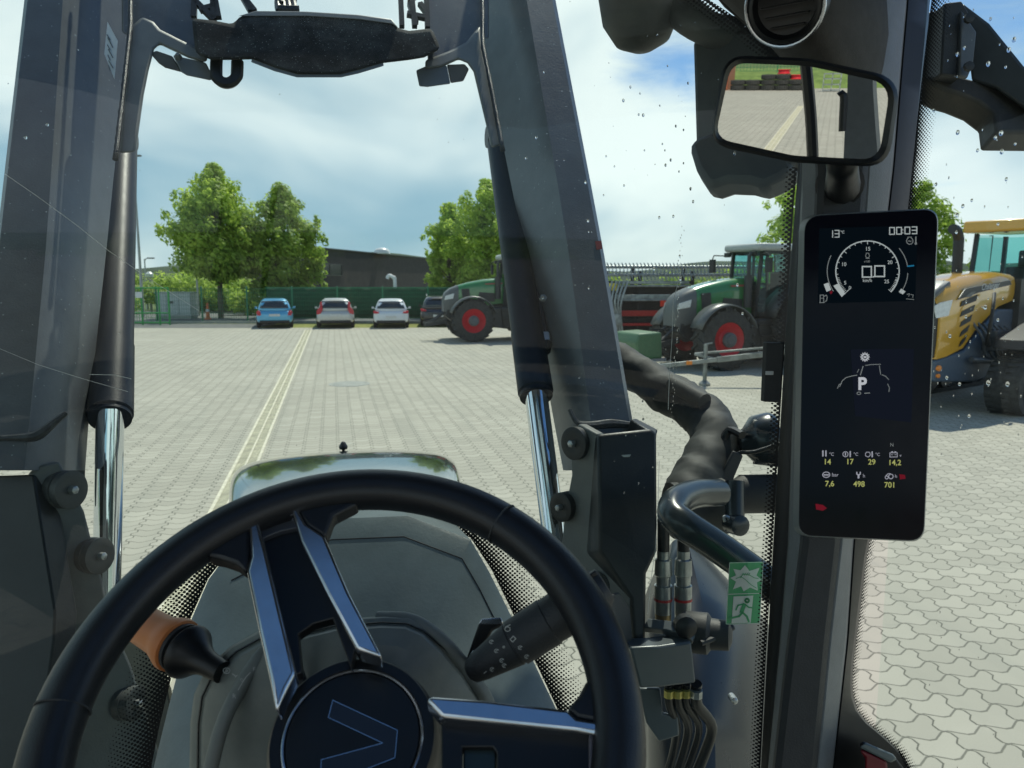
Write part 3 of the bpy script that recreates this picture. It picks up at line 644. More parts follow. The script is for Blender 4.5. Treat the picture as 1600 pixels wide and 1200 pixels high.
    for s_ in (-1, 1): mb.bar(V((.9, s_*.3, .75)), V((1.75, s_*.38, .62)), .09, .14); mb.tube([V((.95, s_*.2, 1.1)), V((1.5, s_*.3, .7))], .04, 8)
    mb.bar(V((1.0, 0, 1.0)), V((1.6, 0, 1.05)), .06, .06); mb.build('front_linkage', TGD, t, local=True)
    if block:
        mb = MB(); mb.prism([V((1.55, -.62, .32)), V((2.3, -.55, .32)), V((2.4, -.55, .75)), V((2.3, -.55, .98)), V((1.6, -.62, 1.0))], V((0, 1.2, 0))); mb.build('front_weight', mat('weight_green', (.07, .16, .08), .5), t, local=True, bevel=.05)
    for ch in t.children:
        nm = ch.name.split('.')[0]
        if nm in ('cab_frame', 'cab_glass', 'seat', 'cab_roof', 'mirror', 'work_light', 'rear_fender', 'tank', 'steps', 'exhaust') or (nm == 'wheel' and min(v.co.x for v in ch.data.vertices) < -2): ch.location.x = .5
    return t
def heading(th):    # local +X pointing to the photo's left and th degrees towards the viewer
    hv = -RT*math.cos(R(th)) - V((math.sin(YAW), math.cos(YAW), 0))*math.sin(R(th)); return math.atan2(hv.y, hv.x)
def place(px, py, th, ly=.98):
    h = heading(th); c = atZ(px, py); return V((c.x, c.y, 0))-V((math.cos(h+math.pi/2), math.sin(h+math.pi/2), 0))*ly, h
l, h = place(739, 534, 12); green_tractor('smaller looking green tractor with red rims parked farther off, behind the right loader arm', l, h)
l, h = place(1128, 578, 21); green_tractor('nearer large green tractor with red rims and a green front weight', l, h, True)
# ---- yellow tracked tractor
YEL = paint('tractor_yellow', (.70, .38, .035)); 
h = heading(36); c = atD(1466, 556, 13.0); hx = V((math.cos(h), math.sin(h), 0)); hy = V((-hx.y, hx.x, 0))
l = V((c.x, c.y, 0))-hx*0-hy*.52
yt = thing('tracked_tractor', 'yellow tracked tractor with black bonnet slats and tall bent exhaust', 'tractor', l, h)
mb = MB(); side_loft([(-2.85, 2.46, 1.95, .50), (-2.2, 2.50, 1.85, .52), (-1.4, 2.44, 1.5, .53), (-.9, 2.37, 1.15, .53), (-.3, 2.26, 1.03, .53), (-.03, 2.08, 1.0, .50)], 0, None, mb)
mb.build('bonnet', YEL, yt, local=True, ang=45)
mb = MB(); side_loft([(-.028, 2.06, 1.02, .46), (.06, 1.98, 1.06, .44)], 0, None, mb); mb.build('grille', TGD, yt, local=True)
mb = MB(); side_loft([(-.5, 2.33, 2.22, .40), (-.02, 2.17, 2.05, .43), (.08, 2.10, 1.98, .40)], 0, None, mb); mb.build('nose_cap', TGR, yt, local=True)
for s_ in (-1, 1):
    y = s_*.531
    mb = MB(); mb.prism([V((-.03, s_*.47, 1.96)), V((-.30, s_*.535, 2.0)), V((-.20, s_*.535, 1.74)), V((.05, s_*.46, 1.70)), V((.09, s_*.42, 1.9))], V((0, s_*.014, 0))); mb.build('headlight', mat('headlamp', (.7,.72,.7), .15), yt, local=True)
    for k in range(5):
        z = 1.95-k*.175; x = -.62-.02*k
        mb = MB(); mb.prism(mirrorpoly([(x, z-.07), (x-.05, z+.02), (x-.62+.09*k, z+.13), (x-.58+.10*k, z+.02)], y), V((0, s_*.01, 0))); mb.build('louvre', TGD, yt, local=True)
    mb = MB(); mb.prism(mirrorpoly([(-.5, 2.0), (-.75, 2.19), (-2.5, 2.33), (-2.6, 2.25), (-1.3, 2.12), (-.85, 2.05)], y), V((0, s_*.012, 0))); mb.build('side_stripe', TGD, yt, local=True)
    mb = MB(); mb.prism(mirrorpoly([(-.75, 2.05), (-.95, 2.13), (-1.15, 2.14), (-.95, 2.04)], y+s_*.012), V((0, s_*.006, 0))); mb.build('stripe_patch', TGR, yt, local=True)
    # track: belt loop with lugs
    mb = MB(); loop = []
    pts = [(-2.0, .45, .45), (-4.6, .62, .62)]
    prof = []
    for i in range(13): a = R(-90+180*i/12+0); prof.append((-1.5+math.cos(a)*.48, .48+math.sin(a)*.48))
    for i in range(13): a = R(90+180*i/12); prof.append((-5.0+math.cos(a)*.78, .78+math.sin(a)*.78))
    ins = [(-3.2+(x+3.2)*.93, .66+(z-.66)*.86) for x, z in prof]
    mb.loft([[V((x, s_*.85, z)) for x, z in ins], [V((x, s_*.85, z)) for x, z in prof], [V((x, s_*1.4, z)) for x, z in prof], [V((x, s_*1.4, z)) for x, z in ins]], True, False)
    for i in range(26):
        a, b = prof[i], prof[(i+1) % 26]
        n_ = 1 if math.hypot(a[0]-b[0], a[1]-b[1]) < .5 else 12
        for q in range(n_):
            f_ = (q+.5)/n_; x, z = a[0]+(b[0]-a[0])*f_, a[1]+(b[1]-a[1])*f_; nn = V((z-z, 0, 0)); nrm = V((b[1]-a[1], 0, -(b[0]-a[0]))).normalized()
            nrm = nrm if nrm.dot(V((x+3.2, 0, z-.7))) > 0 else -nrm
            for u_ in (0, 1): mb.bar(V((x, s_*(.86+.27*u_), z)), V((x-.1+.2*u_*0, s_*(1.11+.27*u_), z)), .07, .09, nrm)
    mb.build('track', TYR, yt, local=True, smooth=False)
    for (x, r_) in ((-1.5, .44), (-5.0, .73)): 
        mb = MB(); mb.lathe(V((x, s_*.9, r_+.03)), (0, s_, 0), [(0, r_), (.42, r_), (.42, r_*.8), (.3, r_*.7), (.32, .1)], 26); mb.build('track_wheel', TGD, yt, local=True)
    for k in range(3): mb = MB(); mb.lathe(V((-2.5-.55*k, s_*.95, .3)), (0, s_, 0), [(0, .24), (.35, .24), (.36, .1)], 18); mb.build('idler', TGD, yt, local=True)
    mb = MB(); mb.prism(mirrorpoly([(-1.2, 1.15), (-1.3, 1.32), (-4.0, 1.9), (-5.2, 1.8), (-5.2, 1.7), (-4.0, 1.78)], s_*.85), V((0, s_*.5, 0))); mb.build('fender', BLK, yt, local=True, bevel=.02)
mb = MB(); mb.prism(mirrorpoly([(0, .62), (.02, .98), (-1.0, 1.1), (-2.2, 1.8), (-4.8, 1.75), (-4.8, .7), (-1.5, .5)], -.5), V((0, 1.0, 0))); mb.build('chassis', mat('blue_grey_frame', (.07, .10, .14), .5), yt, local=True, bevel=.03)
for z, r_ in ((.85, .05), (.72, .035)):
    mb = MB(); mb.lathe(V((-.05, .5, z)), (.3, 1, 0), [(0, r_), (.04, r_), (.05, .01)], 12); mb.build('marker_light', mat('orange_lens', (.8, .25, .03), .3), yt, local=True)
mb = MB()
for k in range(7):
    x = -1.2-.22*k; mb.tube([V((x, .5, 1.6-.02*k)), V((x-.1, .66, 1.3)), V((x-.35, .6, 1.05)), V((x-.5, .7, .8))], .025, 7, 3)
mb.box(V((-1.9, .6, 1.25)), (.5, .3, .35)); mb.box(V((-2.5, .65, 1.05)), (.3, .35, .4)); mb.tube([V((-1.0, .62, .95)), V((-1.9, .7, .86))], .05, 10); mb.build('hydraulics', mat('hydr_grey', (.10,.11,.12), .5, .3, .4, 4), yt, local=True)
mb = MB(); mb.tube([V((-1.6, .66, 2.1)), V((-1.25, .80, 1.9)), V((-1.15, .82, 1.5)), V((-1.3, .72, 1.2))], .03, 8, 5); mb.build('cable', BLK, yt, local=True)
mb = MB(); mb.tube([V((-2.45, -.38, 2.2)), V((-2.42, -.38, 3.0)), V((-2.40, -.38, 3.14)), V((-2.28, -.38, 3.28)), V((-2.14, -.38, 3.30))], .095, 12, 3); mb.build('exhaust', TGR if 0 else mat('exhaust_grey', (.03, .032, .035), .5), yt, local=True)
mb = MB()
cx0, cx1 = -3.75, -5.5
mb.prism(mirrorpoly([(-2.86, 1.4), (-2.86, 2.36), (-3.8, 2.3), (-3.8, 1.4)], -.6), V((0, 1.2, 0)))
for s_ in (-1, 1):
    mb.bar(V((cx0, s_*.70, 2.1)), V((cx0-.22, s_*.72, 3.28)), .08, .08); mb.bar(V((cx1, s_*.8, 2.0)), V((cx1, s_*.78, 3.28)), .08, .08); mb.bar(V((-4.7, s_*.8, 1.8)), V((-4.75, s_*.77, 3.28)), .06, .06)
    mb.bar(V((cx0, s_*.72, 2.15)), V((cx1, s_*.8, 2.0)), .08, .2)
mb.build('cab_frame', TGD, yt, local=True)
mb = MB(); mb.add([V(p) for p in ((cx0, -.7, 2.2), (cx0, .7, 2.2), (cx1, .8, 2.0), (cx1, -.8, 2.0), (cx0-.2, -.7, 3.26), (cx0-.2, .7, 3.26), (cx1, .78, 3.26), (cx1, -.78, 3.26))], [(0,1,5,4), (1,2,6,5), (2,3,7,6), (3,0,4,7)]); mb.build('cab_glass', CABG, yt, False, local=True)
mb = MB(); mb.box(V((-4.9, 0, 2.5)), (.16, .5, .9)); mb.box(V((-4.7, 0, 2.2)), (.5, .5, .16)); mb.box(V((-4.1, 0, 2.4)), (.12, .35, .4)); mb.box(V((-4.6,0,1.95)), (1.8, 1.4, .3)); mb.build('seat', BLK, yt, local=True, bevel=.04)
mb = MB(); mb.prism([V((-3.6, -.86, 3.29)), V((-3.6, .86, 3.29)), V((-5.8, .88, 3.33)), V((-5.8, -.88, 3.33))], V((0, 0, .24))); mb.build('cab_roof', YEL, yt, local=True, bevel=.05)
mb = MB()
for x in (-3.8, -4.7): mb.tube([V((x, .75, 3.42)), V((x, .75, 3.60))], .018, 6)
mb.tube([V((-3.8, .75, 3.60)), V((-5.6, .75, 3.60))], .02, 6); mb.build('roof_rail', BLK, yt, local=True)
mb = MB(); mb.lathe(V((-4.2, .3, 3.45)), (0,0,1), [(0,.08),(.12,.08),(.17,.05),(.18,0)], 12); mb.build('beacon', mat('beacon_orange', (.85,.2,.03), .25), yt, local=True)
mb = MB(); mb.tube([V((-3.8, .78, 3.2)), V((-3.7, 1.2, 3.1))], .02, 6); mb.box(V((-3.7, 1.25, 2.8)), (.1, .26, .55)); mb.build('mirror', BLK, yt, local=True, bevel=.03)
# ---- lettering on the bonnet stripe
cu = bpy.data.curves.new('t', 'FONT'); cu.body = 'Challenger'; cu.size = .16; cu.shear = .3
ob = bpy.data.objects.new('t', cu); COL.objects.link(ob); me = bpy.data.meshes.new_from_object(ob.evaluated_get(bpy.context.evaluated_depsgraph_get())); bpy.data.objects.remove(ob)
mb = MB(); mb.add([V((-1.35-v.co.x, .546, 2.155+v.co.y+v.co.x*.06)) for v in me.vertices], [tuple(p.vertices) for p in me.polygons]); mb.build('lettering', mat('white_letter', (.7,.72,.72), .4), yt, False, local=True)

# ---- harvester header
hl = atZ(1012, 556, 0); hd = thing('harvester_header', 'folded dark combine harvester header with rows of steel tines and red bars', 'header', hl, heading(6)+math.pi)
HG = mat('header_grey', (.33, .36, .36), .45, .5, .3, 7); HB = mat('header_black', (.018, .018, .018), .7, 0, .3); HR = mat('header_red', (.42, .025, .02), .45)
Wd = 1.35
mb = MB()
for x in (-Wd, -.3, Wd): mb.bar(V((x, 0, .2)), V((x, 0, 2.6)), .09, .1); mb.bar(V((x, .9, .2)), V((x, .9, 2.7)), .09, .1)
for z in (.5, 1.1, 1.7, 2.25): mb.bar(V((-Wd, -.02, z)), V((Wd, -.02, z)), .08, .1)
mb.box(V((0, .85, 1.25)), (2*Wd, .06, 1.5)); mb.box(V((0, .4, .42)), (2*Wd, .8, .3)); mb.box(V((0,.3,2.05)), (2*Wd,.5,.2)); mb.build('frame', HB, hd, local=True)
for z, y in ((2.72, .1), (2.48, -.05)):
    mb = MB(); mb.tube([V((-Wd-.05, y, z)), V((Wd+2.4, y, z))], .05, 8)
    for k in range(44): x = -Wd+k*.115; mb.tube([V((x, y, z)), V((x-.1, y-.10, z+.12)), V((x-.02, y-.16, z-.16))], .014, 4, 2)
    mb.build('tine_reel', HG, hd, local=True)
for z, hh in ((2.25, .09), (1.82, .14)):
    mb = MB(); mb.box(V((.05, -.12, z)), (2.3, .12, hh)); mb.tube([V((-1.0, -.16, z-.1)), V((1.2, -.16, z-.1))], .035, 8); mb.build('steel_beam', HG, hd, local=True, bevel=.015)
for z, x0_, x1_ in ((1.32, -.9, .55), (.98, -1.1, .8)):
    mb = MB(); mb.box(V(((x0_+x1_)/2, -.1, z)), (x1_-x0_, .1, .17 if z > 1.1 else .08)); mb.build('red_bar', HR, hd, local=True, bevel=.01)
mb = MB(); mb.box(V((.55, -.2, 1.62)), (.5, .06, .18)); mb.build('red_reflector', mat('bright_red', (.8, .05, .02), .35), hd, local=True)
mb = MB()
for k in range(5): mb.tube([V((-1.2+.12*k, -.2, 2.3)), V((-1.35+.1*k, -.35, 1.7)), V((-1.15+.05*k, -.3, 1.2)), V((-1.3+.12*k, -.2, .5))], .035, 7, 3)
mb.lathe(V((-1.1, -.35, 1.15)), (0,-1,0), [(0,.16),(.08,.16),(.09,.02)], 14); mb.build('hose', HG, hd, local=True)
mb = MB(); mb.box(V((-1.2, -.2, 2.12)), (.26, .1, .22)); mb.build('warning_lamp', mat('lamp_yellow', (.75,.6,.04), .4), hd, local=True, bevel=.02)
for x in (-.9, .9): wheel(hd, V((x, .4, .38)), .38, .24, HR, 0)
# extra far machinery behind the header
# ---- drawbar implement
a = atZ(1102, 602, 0); dv = thing('trailer_drawbar', 'grey implement drawbar on a jack stand in front of the large green tractor', 'drawbar', a)
DM = mat('galvanised', (.24, .26, .25), .45, .5, .3, 6)
p0 = atD(1032, 572, 17); p1 = atD(1120, 562, 17.0); p2 = atD(1232, 549, 17.0)
mb = MB(); mb.bar(p0, p1, .08, .09); mb.bar(p1, p2, .1, .12); mb.bar(atD(1085, 553, 17.1), p2+V((0,0,.12)), .06, .05); mb.bar(p1, atD(1085, 553, 17.1), .06, .06); mb.build('beam', DM, dv, local=False, bevel=.01)
j0 = atD(1103, 538, 17); mb = MB(); mb.tube([j0, V((j0.x, j0.y, .12))], .045, 10); mb.tube([j0, j0+RT*.14+V((0,0,.03))], .02, 6); mb.lathe(V((j0.x, j0.y, 0)), (0,0,1), [(0,.13),(.05,.13),(.12,.05)], 14); mb.build('jack_stand', DM, dv)
mb = MB(); mb.lathe(p0, p0-p1, [(0,.06),(.1,.09),(.16,.07),(.2,.02)], 12); mb.build('coupling', DM, dv)
mb = MB(); mb.box(atD(1077, 567, 16.9), (.12,.04,.08), RM); mb.build('side_reflector', mat('orange_lens', (.8, .25, .03), .3), dv)
q0 = atD(1232, 546, 17); q0.z = 0; wheel(dv, q0+RT*1.0-dv.location+V((0,0,.4)), .4, .25, HG)
# ================================================================== THE TRACTOR WE SIT IN
cab = thing('tractor', 'dark tractor whose cab the view looks out of: steering wheel, pillar display, long glossy bonnet', 'tractor', (0, 0, 0))
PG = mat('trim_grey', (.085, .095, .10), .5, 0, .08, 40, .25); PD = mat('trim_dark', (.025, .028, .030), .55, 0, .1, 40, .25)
PGL = mat('trim_lit', (.15, .165, .17), .45, 0, .08, 40, .25)  # lighter copy of the trim grey, for the pillar's lit side faces
PB = mat('trim_black', (.006, .007, .008), .4, 0, .1, 40); SW = mat('leather_black', (.012, .013, .015), .38, 0, .1, 60, .15)
CHR = mat('satin_chrome', (.62, .64, .68), .2, 1, .04, 60); CH2 = mat('rod_chrome', (.72, .77, .82), .07, 1, .03, 50)
HOODM = dusty('bonnet_paint', (.020, .028, .022), (.22, .23, .18), .10, .06, 3); b_ = HOODM.node_tree.nodes['Principled BSDF']; b_.inputs['Coat Weight'].default_value = 1; b_.inputs['Coat IOR'].default_value = 1.55
for l_ in list(b_.inputs['Roughness'].links): HOODM.node_tree.links.remove(l_)
b_.inputs['Roughness'].default_value = .10
# bonnet
st = [(1.25, .17, 1.66), (1.7, .24, 1.785), (2.2, .33, 1.795), (2.6, .375, 1.764), (2.85, .385, 1.726), (2.98, .37, 1.690), (3.06, .33, 1.60)]
rings = []
for Y, hw, zt in st:
    rings.append([V((.01+hw*x, Y, zt-.5*(1-z) if z < .5 else zt-(1-z)*.12)) for x, z in ((-.97, 0), (-1.03, .35), (-1.02, .5), (-.99, .62), (-.93, .73), (-.78, .86), (-.45, .96), (0, 1), (.45, .96), (.78, .86), (.93, .73), (.99, .62), (1.02, .5), (1.03, .35), (.97, 0))])
mb = MB(); mb.loft(rings); bon = mb.build('bonnet', HOODM, cab, sub=2, ang=70)
c = atY(537, 716, 2.93); mb = MB(); mb.lathe((c.x, 2.93, 1.675), (0,0,1), [(0,.006),(.035,.006),(.036,.015),(.045,.017),(.062,.008),(.066,.001)], 14); mb.build('bonnet_mast', PB, cab)

# ---------------- windshield, side glass
GLS = glass('windshield_glass', (.885, .965, .925), .6, .034, (.55, .6, .58)); GLS2 = glass('side_glass', (.90, .975, .95), .5, .012)  # windshield dust film also stands in for sky-glare haze
xs = [-1.0+i*(.585+1.0)/40 for i in range(41)]; zs = [1.25+i*.11 for i in range(15)]
mb = MB(); mb.loft([[V((x, WS(z, x), z)) for x in xs] for z in zs], closed=False); ws = mb.build('windshield', GLS, cab)
# right side window plane
SA = atD(1405, 600, .86); SAn = V((-1, -.12, 0)).normalized()
def onS(px, py): return atP(px, py, SA, SAn)
up_ = V((0,0,1)); al = SAn.cross(up_).normalized(); al = al if al.y < 0 else -al
s0 = V((SA.x, SA.y, 0))
mb = MB(); mb.add([s0+V((0,0,1.0)), s0+al*1.0+V((0,0,1.0)), s0+al*1.0+V((0,0,2.95)), s0+V((0,0,2.95))], [(0,1,2,3)]); sg = mb.build('side_window', GLS2, cab, False)
rnd = random.Random(4)
DROP = bpy.data.materials.new('water'); DROP.use_nodes = True; bb = DROP.node_tree.nodes['Principled BSDF']; bb.inputs['Transmission Weight'].default_value = 1; bb.inputs['Roughness'].default_value = 0; bb.inputs['IOR'].default_value = 1.33
def drop(mb, p, n, r, stretch=1.2):
    n = n.normalized(); u = n.cross(V((0,0,1))).normalized(); v = n.cross(u); o = len(mb.v); S = 8
    mb.v.append(p+n*r*.55); ringi = []
    for rr, hh in ((.55, .45), (.9, .2), (1, 0)):
        for k in range(S):
            a = 2*math.pi*k/S; mb.v.append(p+u*math.cos(a)*rr*r+v*math.sin(a)*rr*r*stretch+n*hh*r)
    for k in range(S):
        j = (k+1) % S; mb.f.append((o, o+1+k, o+1+j)); mb.f.append((o+1+k, o+1+S+k, o+1+S+j, o+1+j)); mb.f.append((o+1+S+k, o+1+2*S+k, o+1+2*S+j, o+1+S+j))
    mb.f.append(tuple(o+1+2*S+k for k in range(S-1, -1, -1)))
mb = MB()
known = [(947,244),(960,260),(975,290),(1000,146),(1043,103),(998,179),(1005,180),(1040,258),(1048,250),(1061,268),(1056,197),(1068,203),(1039,235),(1007,235),(1068,255),(974,157),(1083,315),(1052,338),(1030,340),(943,305),(850,113),(822,247),(838,215),(919,345),(915,285),(920,362),(848,465),(40,215),(74,195),(1035,225),(1075,130),(1031,165),(1079,295),(1148,240),(985,136),(1027,55),(1022,420),(1062,400),(1063,436),(1152,445),(1004,627),(998,755),(1160,490),(920,450),(905,590),(975,770),(1005,655),(978,680),(1020,730)]
for x, y in known: drop(mb, onW(x, y, -.0005), V((.3, -1, 0)), rnd.uniform(.0011, .0021))
for i in range(150):
    x = rnd.choice([rnd.gauss(890, 60), rnd.gauss(1060, 80), rnd.gauss(90, 70), rnd.gauss(570, 150)]); y = rnd.uniform(0, 900)
    if x < 560 and y > 700: continue
    if 630 < y and x > 1010: continue
    drop(mb, onW(x, y, -.0005), V((.3, -1, 0)), rnd.uniform(.0003, .0008))
for i in range(60):  # runs of little beads down one streak
    y = 355+i*5.2+rnd.uniform(-3, 3); drop(mb, onW(1066-(y-355)*.052+rnd.gauss(0, 2.2), y, -.0005), V((.3,-1,0)), rnd.uniform(.0003, .0008), 2)
o = mb.build('raindrops', DROP, ws); struct(o, 'stuff')
mb = MB()
pts_s = [(1497,85),(1508,75),(1577,78),(1585,62),(1545,100),(1572,105),(1548,30),(1556,215),(1460,172),(1497,207),(1528,235),(1566,237),(1587,225),(1573,280),(1505,322),(1496,336),(1463,288),(1565,208),(1519,313),(1495,363),(1560,350),(1510,495),(1485,525),(1540,480),(1560,500),(1480,590),(1500,600),(1545,598),(1515,650),(1575,600),(1463,430)]
for x, y in pts_s: drop(mb, onS(x, y)+SAn*.0005, SAn, rnd.uniform(.0012, .0024))
for i in range(110): drop(mb, onS(rnd.uniform(1452, 1600), rnd.choice([rnd.uniform(0, 1200), rnd.gauss(560, 90)]))+SAn*.0005, SAn, rnd.uniform(.0003, .0009), 1.8)
o = mb.build('raindrops', DROP, sg); struct(o, 'stuff')
SCRM = mat('scratch', (.8, .85, .8), .5)
pd = MB()
def ribbon(pts, w_):
    q = [onW(x, y, -.0012) for x, y in pts]
    for a, b in zip(q, q[1:]): pd.bar(a, b, w_, .0002, V((0,-1,0)))
ribbon([(8,272),(60,308),(120,352),(170,392),(240,440),(310,485)], .00045); ribbon([(0,545),(60,570),(130,592),(200,612)], .0003); ribbon([(1065,420),(1052,470),(1050,530),(1046,585),(1044,640)], .0006)
ribbon([(140,585),(180,586),(205,592)], .0004); ribbon([(1030,720),(1028,790),(1024,860),(1018,900),(1012,960)], .0006)
pd.build('scratch', SCRM, ws, False)

# ceramic print borders
def frit(name, pts, wpx, side, mtl, surf=onW, off=-.002, segs=60, solid=None):
    """pts: edge polyline in px where the print is solid; thins out to the given side"""
    P_ = [V(p) for p in pts]; out = []
    for i in range(len(P_)-1):
        n_ = max(2, int((P_[i+1]-P_[i]).length/14))
        for k in range(n_): out.append(P_[i].lerp(P_[i+1], k/n_))
    out.append(P_[-1])
    vs, fs, uv, ac = [], [], [], []
    for i, p in enumerate(out):
        d_ = (out[min(i+1, len(out)-1)]-out[max(i-1, 0)]).normalized(); n_ = V((-d_.y, d_.x))*side
        ww = wpx if not callable(wpx) else wpx(i/(len(out)-1))
        for q in (0, .5, 1):
            a = p+n_*ww*q; w3 = surf(a.x, a.y, off) if surf is onW else surf(a.x, a.y)+SAn*.002
            vs.append(w3); ac.append(q)
    for i in range(len(out)-1):
        for q in (0, 1): fs.append((i*3+q, i*3+q+1, i*3+q+4, i*3+q+3))
    me = bpy.data.meshes.new(name); me.from_pydata(vs, [], fs); me.materials.append(mtl)
    ul = me.uv_layers.new(name='UVMap')
    for l_ in me.loops:
        v = vs[l_.vertex_index]; h_ = v.x if surf is onW else v.y; ul.data[l_.index].uv = (h_, v.z)
    at = me.attributes.new('across', 'FLOAT', 'POINT'); at.data.foreach_set('value', ac)
    o = bpy.data.objects.new(name, me); COL.objects.link(o); o.parent = ws if surf is onW else sg; return o
FR1 = dots('frit_windshield', .0040, .60, .20); FR2 = dots('frit_dash', .0046, .63, .12); FR3 = dots('frit_side', .0028, .62, .12)
frit('printed_border', [(1228,262),(1246,262),(1240,320),(1228,500),(1216,700),(1207,860),(1197,1020),(1188,1200),(1184,1290)][1:], 17, 1, FR1)
frit('printed_border', [(1040,-60),(1075,-22),(1130,14),(1175,45),(1212,82),(1240,112)], 26, 1, FR1)
frit('printed_border', [(345,878),(325,905),(298,965),(270,1050),(250,1130),(236,1200),(225,1270)], lambda q: 62+10*q, 1, FR2)
frit('printed_border', [(505,812),(560,808),(637,803),(735,840),(768,890),(795,945),(830,1020),(872,1110),(905,1200)], lambda q: 7+60*min(1, max(0, q-.12)*3.2)*(1-.3*q), -1, FR2)
frit('printed_border', [(1463,-40),(1450,60),(1436,180),(1421,325),(1396,560),(1370,780),(1352,870),(1341,960),(1331,1040),(1330,1085),(1338,1110),(1356,1132),(1385,1155),(1410,1180),(1428,1215),(1436,1260)], lambda q: 34-20*min(1, q*1.6), -1, FR3, onS)

# ---------------- right pillar and headliner
D0 = .80
rows = [-90, -30, 40, 90, 150, 230, 330, 500, 700, 850, 1000, 1100, 1200, 1290]
def itp(tab, y):
    for (a, v0), (b, v1) in zip(tab, tab[1:]):
        if y <= b: return v0+(v1-v0)*(y-a)/(b-a) if y >= a else v0
    return tab[-1][1]
B0 = [(-90,1085),(0,1120),(40,1165),(90,1222),(150,1244),(262,1247),(500,1229),(850,1208),(1200,1189),(1290,1184)]
B1 = [(-90,1150),(0,1175),(40,1190),(90,1235),(150,1250),(262,1253),(500,1243),(850,1231),(1000,1219),(1200,1200),(1290,1192)]
B2 = [(-90,1200),(0,1215),(90,1258),(262,1281),(500,1272),(850,1256),(1000,1236),(1200,1213),(1290,1204)]
B3 = [(-90,1372),(0,1372),(90,1368),(262,1352),(500,1335),(850,1308),(1000,1291),(1200,1272),(1290,1262)]
B4 = [(-90,1414),(0,1412),(90,1404),(262,1390),(500,1362),(850,1328),(1000,1318),(1200,1296),(1290,1288)]
B5 = [(-90,1466),(0,1452),(60,1448),(180,1436),(325,1422),(560,1397),(780,1371),(870,1353),(960,1342),(1040,1332),(1085,1331),(1110,1339),(1132,1357),(1155,1386),(1180,1411),(1215,1429),(1290,1440)]
def strip(name, cols, m, ys=None):
    """cols: list of (table, depth-fn) ; one smooth skin"""
    rr = []
    for y in (ys or [-90+i*20 for i in range(70)]):
        rr.append([atD(itp(tb, y)+ox, y, dp) for tb, ox, dp in cols])
    mb = MB(); mb.loft(rr, closed=False); o = mb.build(name, m, pil, ang=30); s_ = o.modifiers.new('s', 'SOLIDIFY'); s_.thickness = .004; s_.offset = 1; return o
pil = MB(); 
core = []
for y in range(-90, 1300, 60): core.append([atD(itp(B1, y)+6, y, .86), atD(itp(B4, y)+4, y, .86), atD(itp(B4, y)+6, y, .90), atD(itp(B1, y)+10, y, .90)])
pil.loft(core); pil = pil.build('pillar', PD, cab)
strip('pillar_trim', [(B1, 0, .875), (B1, 3, .845), (B2, 0, .818), (B2, 2, .816)], PGL)
strip('pillar_trim', [(B3, -2, .813), (B3, 4, .812), (B4, -4, .835), (B4, 0, .87)], PGL)
strip('pillar_shaded_face', [(B2, 0, .822), (B2, 3, .808), (B2, 9, .804), (B3, -8, .804), (B3, -2, .808), (B3, 1, .822)], PD)  # darker material stands in for shade on the trim's middle face
strip('pillar_seal', [(B0, 0, .905), (B1, -2, .895), (B1, 4, .885)], PB)
strip('pillar_seal', [(B4, -3, .865), (B4, 8, .86), (B5, -3, .872), (B5, 1, .885)], PB)
# headliner corner above the mirror
HLM = mat('headliner', (.055, .052, .047), .8, 0, .15, 50, .3)
pts = [(1068,-70),(1128,8),(1172,42),(1206,78),(1236,110),(1260,150),(1300,180),(1345,196),(1378,150),(1395,60),(1400,-70)]
mb = MB(); fr_ = [atD(x, y, .79) for x, y in pts]; mid = [atD(1240+(x-1240)*.8, -20+(y+20)*.75, .74) for x, y in pts]; inn = [atD(1250+(x-1250)*.35, -40+(y+40)*.3, .70) for x, y in pts]
mb.loft([[atD(x, y, .85) for x, y in pts], fr_, mid, inn], True, True); hl_ = mb.build('headliner', HLM, cab, ang=60, sub=1)
vc = atD(1230, 6, .70); vn = (CAM-vc).normalized()+V((-.35, 0, -.25)); vn.normalize()
mb = MB(); mb.lathe(vc-vn*.02, vn, [(0,.034),(.028,.034),(.032,.031),(.033,.028),(.022,.026),(.018,.01),(.018,.001)], 36); vt = mb.build('air_vent', PB, cab)
mb = MB(); u_ = vn.cross(V((0,0,1))).normalized(); v_ = vn.cross(u_)
mb.tube([vc+vn*.010+(u_*math.cos(R(a))+v_*math.sin(R(a)))*.0345 for a in range(0, 361, 10)], .0017, 8); mb.build('chrome_ring', CHR, vt)
for k in range(-2, 3):
    mb = MB(); mb.box(vc+vn*.004+v_*k*.009, (.046*(1-abs(k)*.17), .001, .006), Matrix((u_, v_, vn)).transposed()); mb.build('slat', PB, vt)
# cab shell outside the frame: roof, rear posts, floor, left pillar, left sill
rf_ = MB().box(V((-.08, .96, 2.93)), (1.75, .78, .12)).box(V((-.08, -.72, 2.93)), (1.75, .86, .12)).box(V((-.73, .14, 2.93)), (.45, .86, .12)).box(V((.57, .14, 2.93)), (.45, .86, .12)).build('roof', PD, cab)
MB().add([V((-.51, -.3, 2.97)), V((.35, -.3, 2.97)), V((.35, .58, 2.97)), V((-.51, .58, 2.97))], [(0,1,2,3)]).build('roof_hatch', GLS, rf_, False)
mb = MB(); mb.tube([V((-.86, .78, 1.0)), V((-.84, .78, 2.0)), V((-.80, .74, 2.88))], .05, 10); mb.build('pillar', PD, cab)
mb = MB(); mb.box(V((-.05, -.1, 1.05)), (1.6, 2.2, .06)); mb.build('floor', PD, cab)
mb = MB(); mb.box(V((-.86, 0, 1.35)), (.05, 1.5, .6)); mb.box(V((-.05, -1.2, 1.4)), (1.6, .05, .75)); mb.build('lower_panel', PD, cab, bevel=.01)

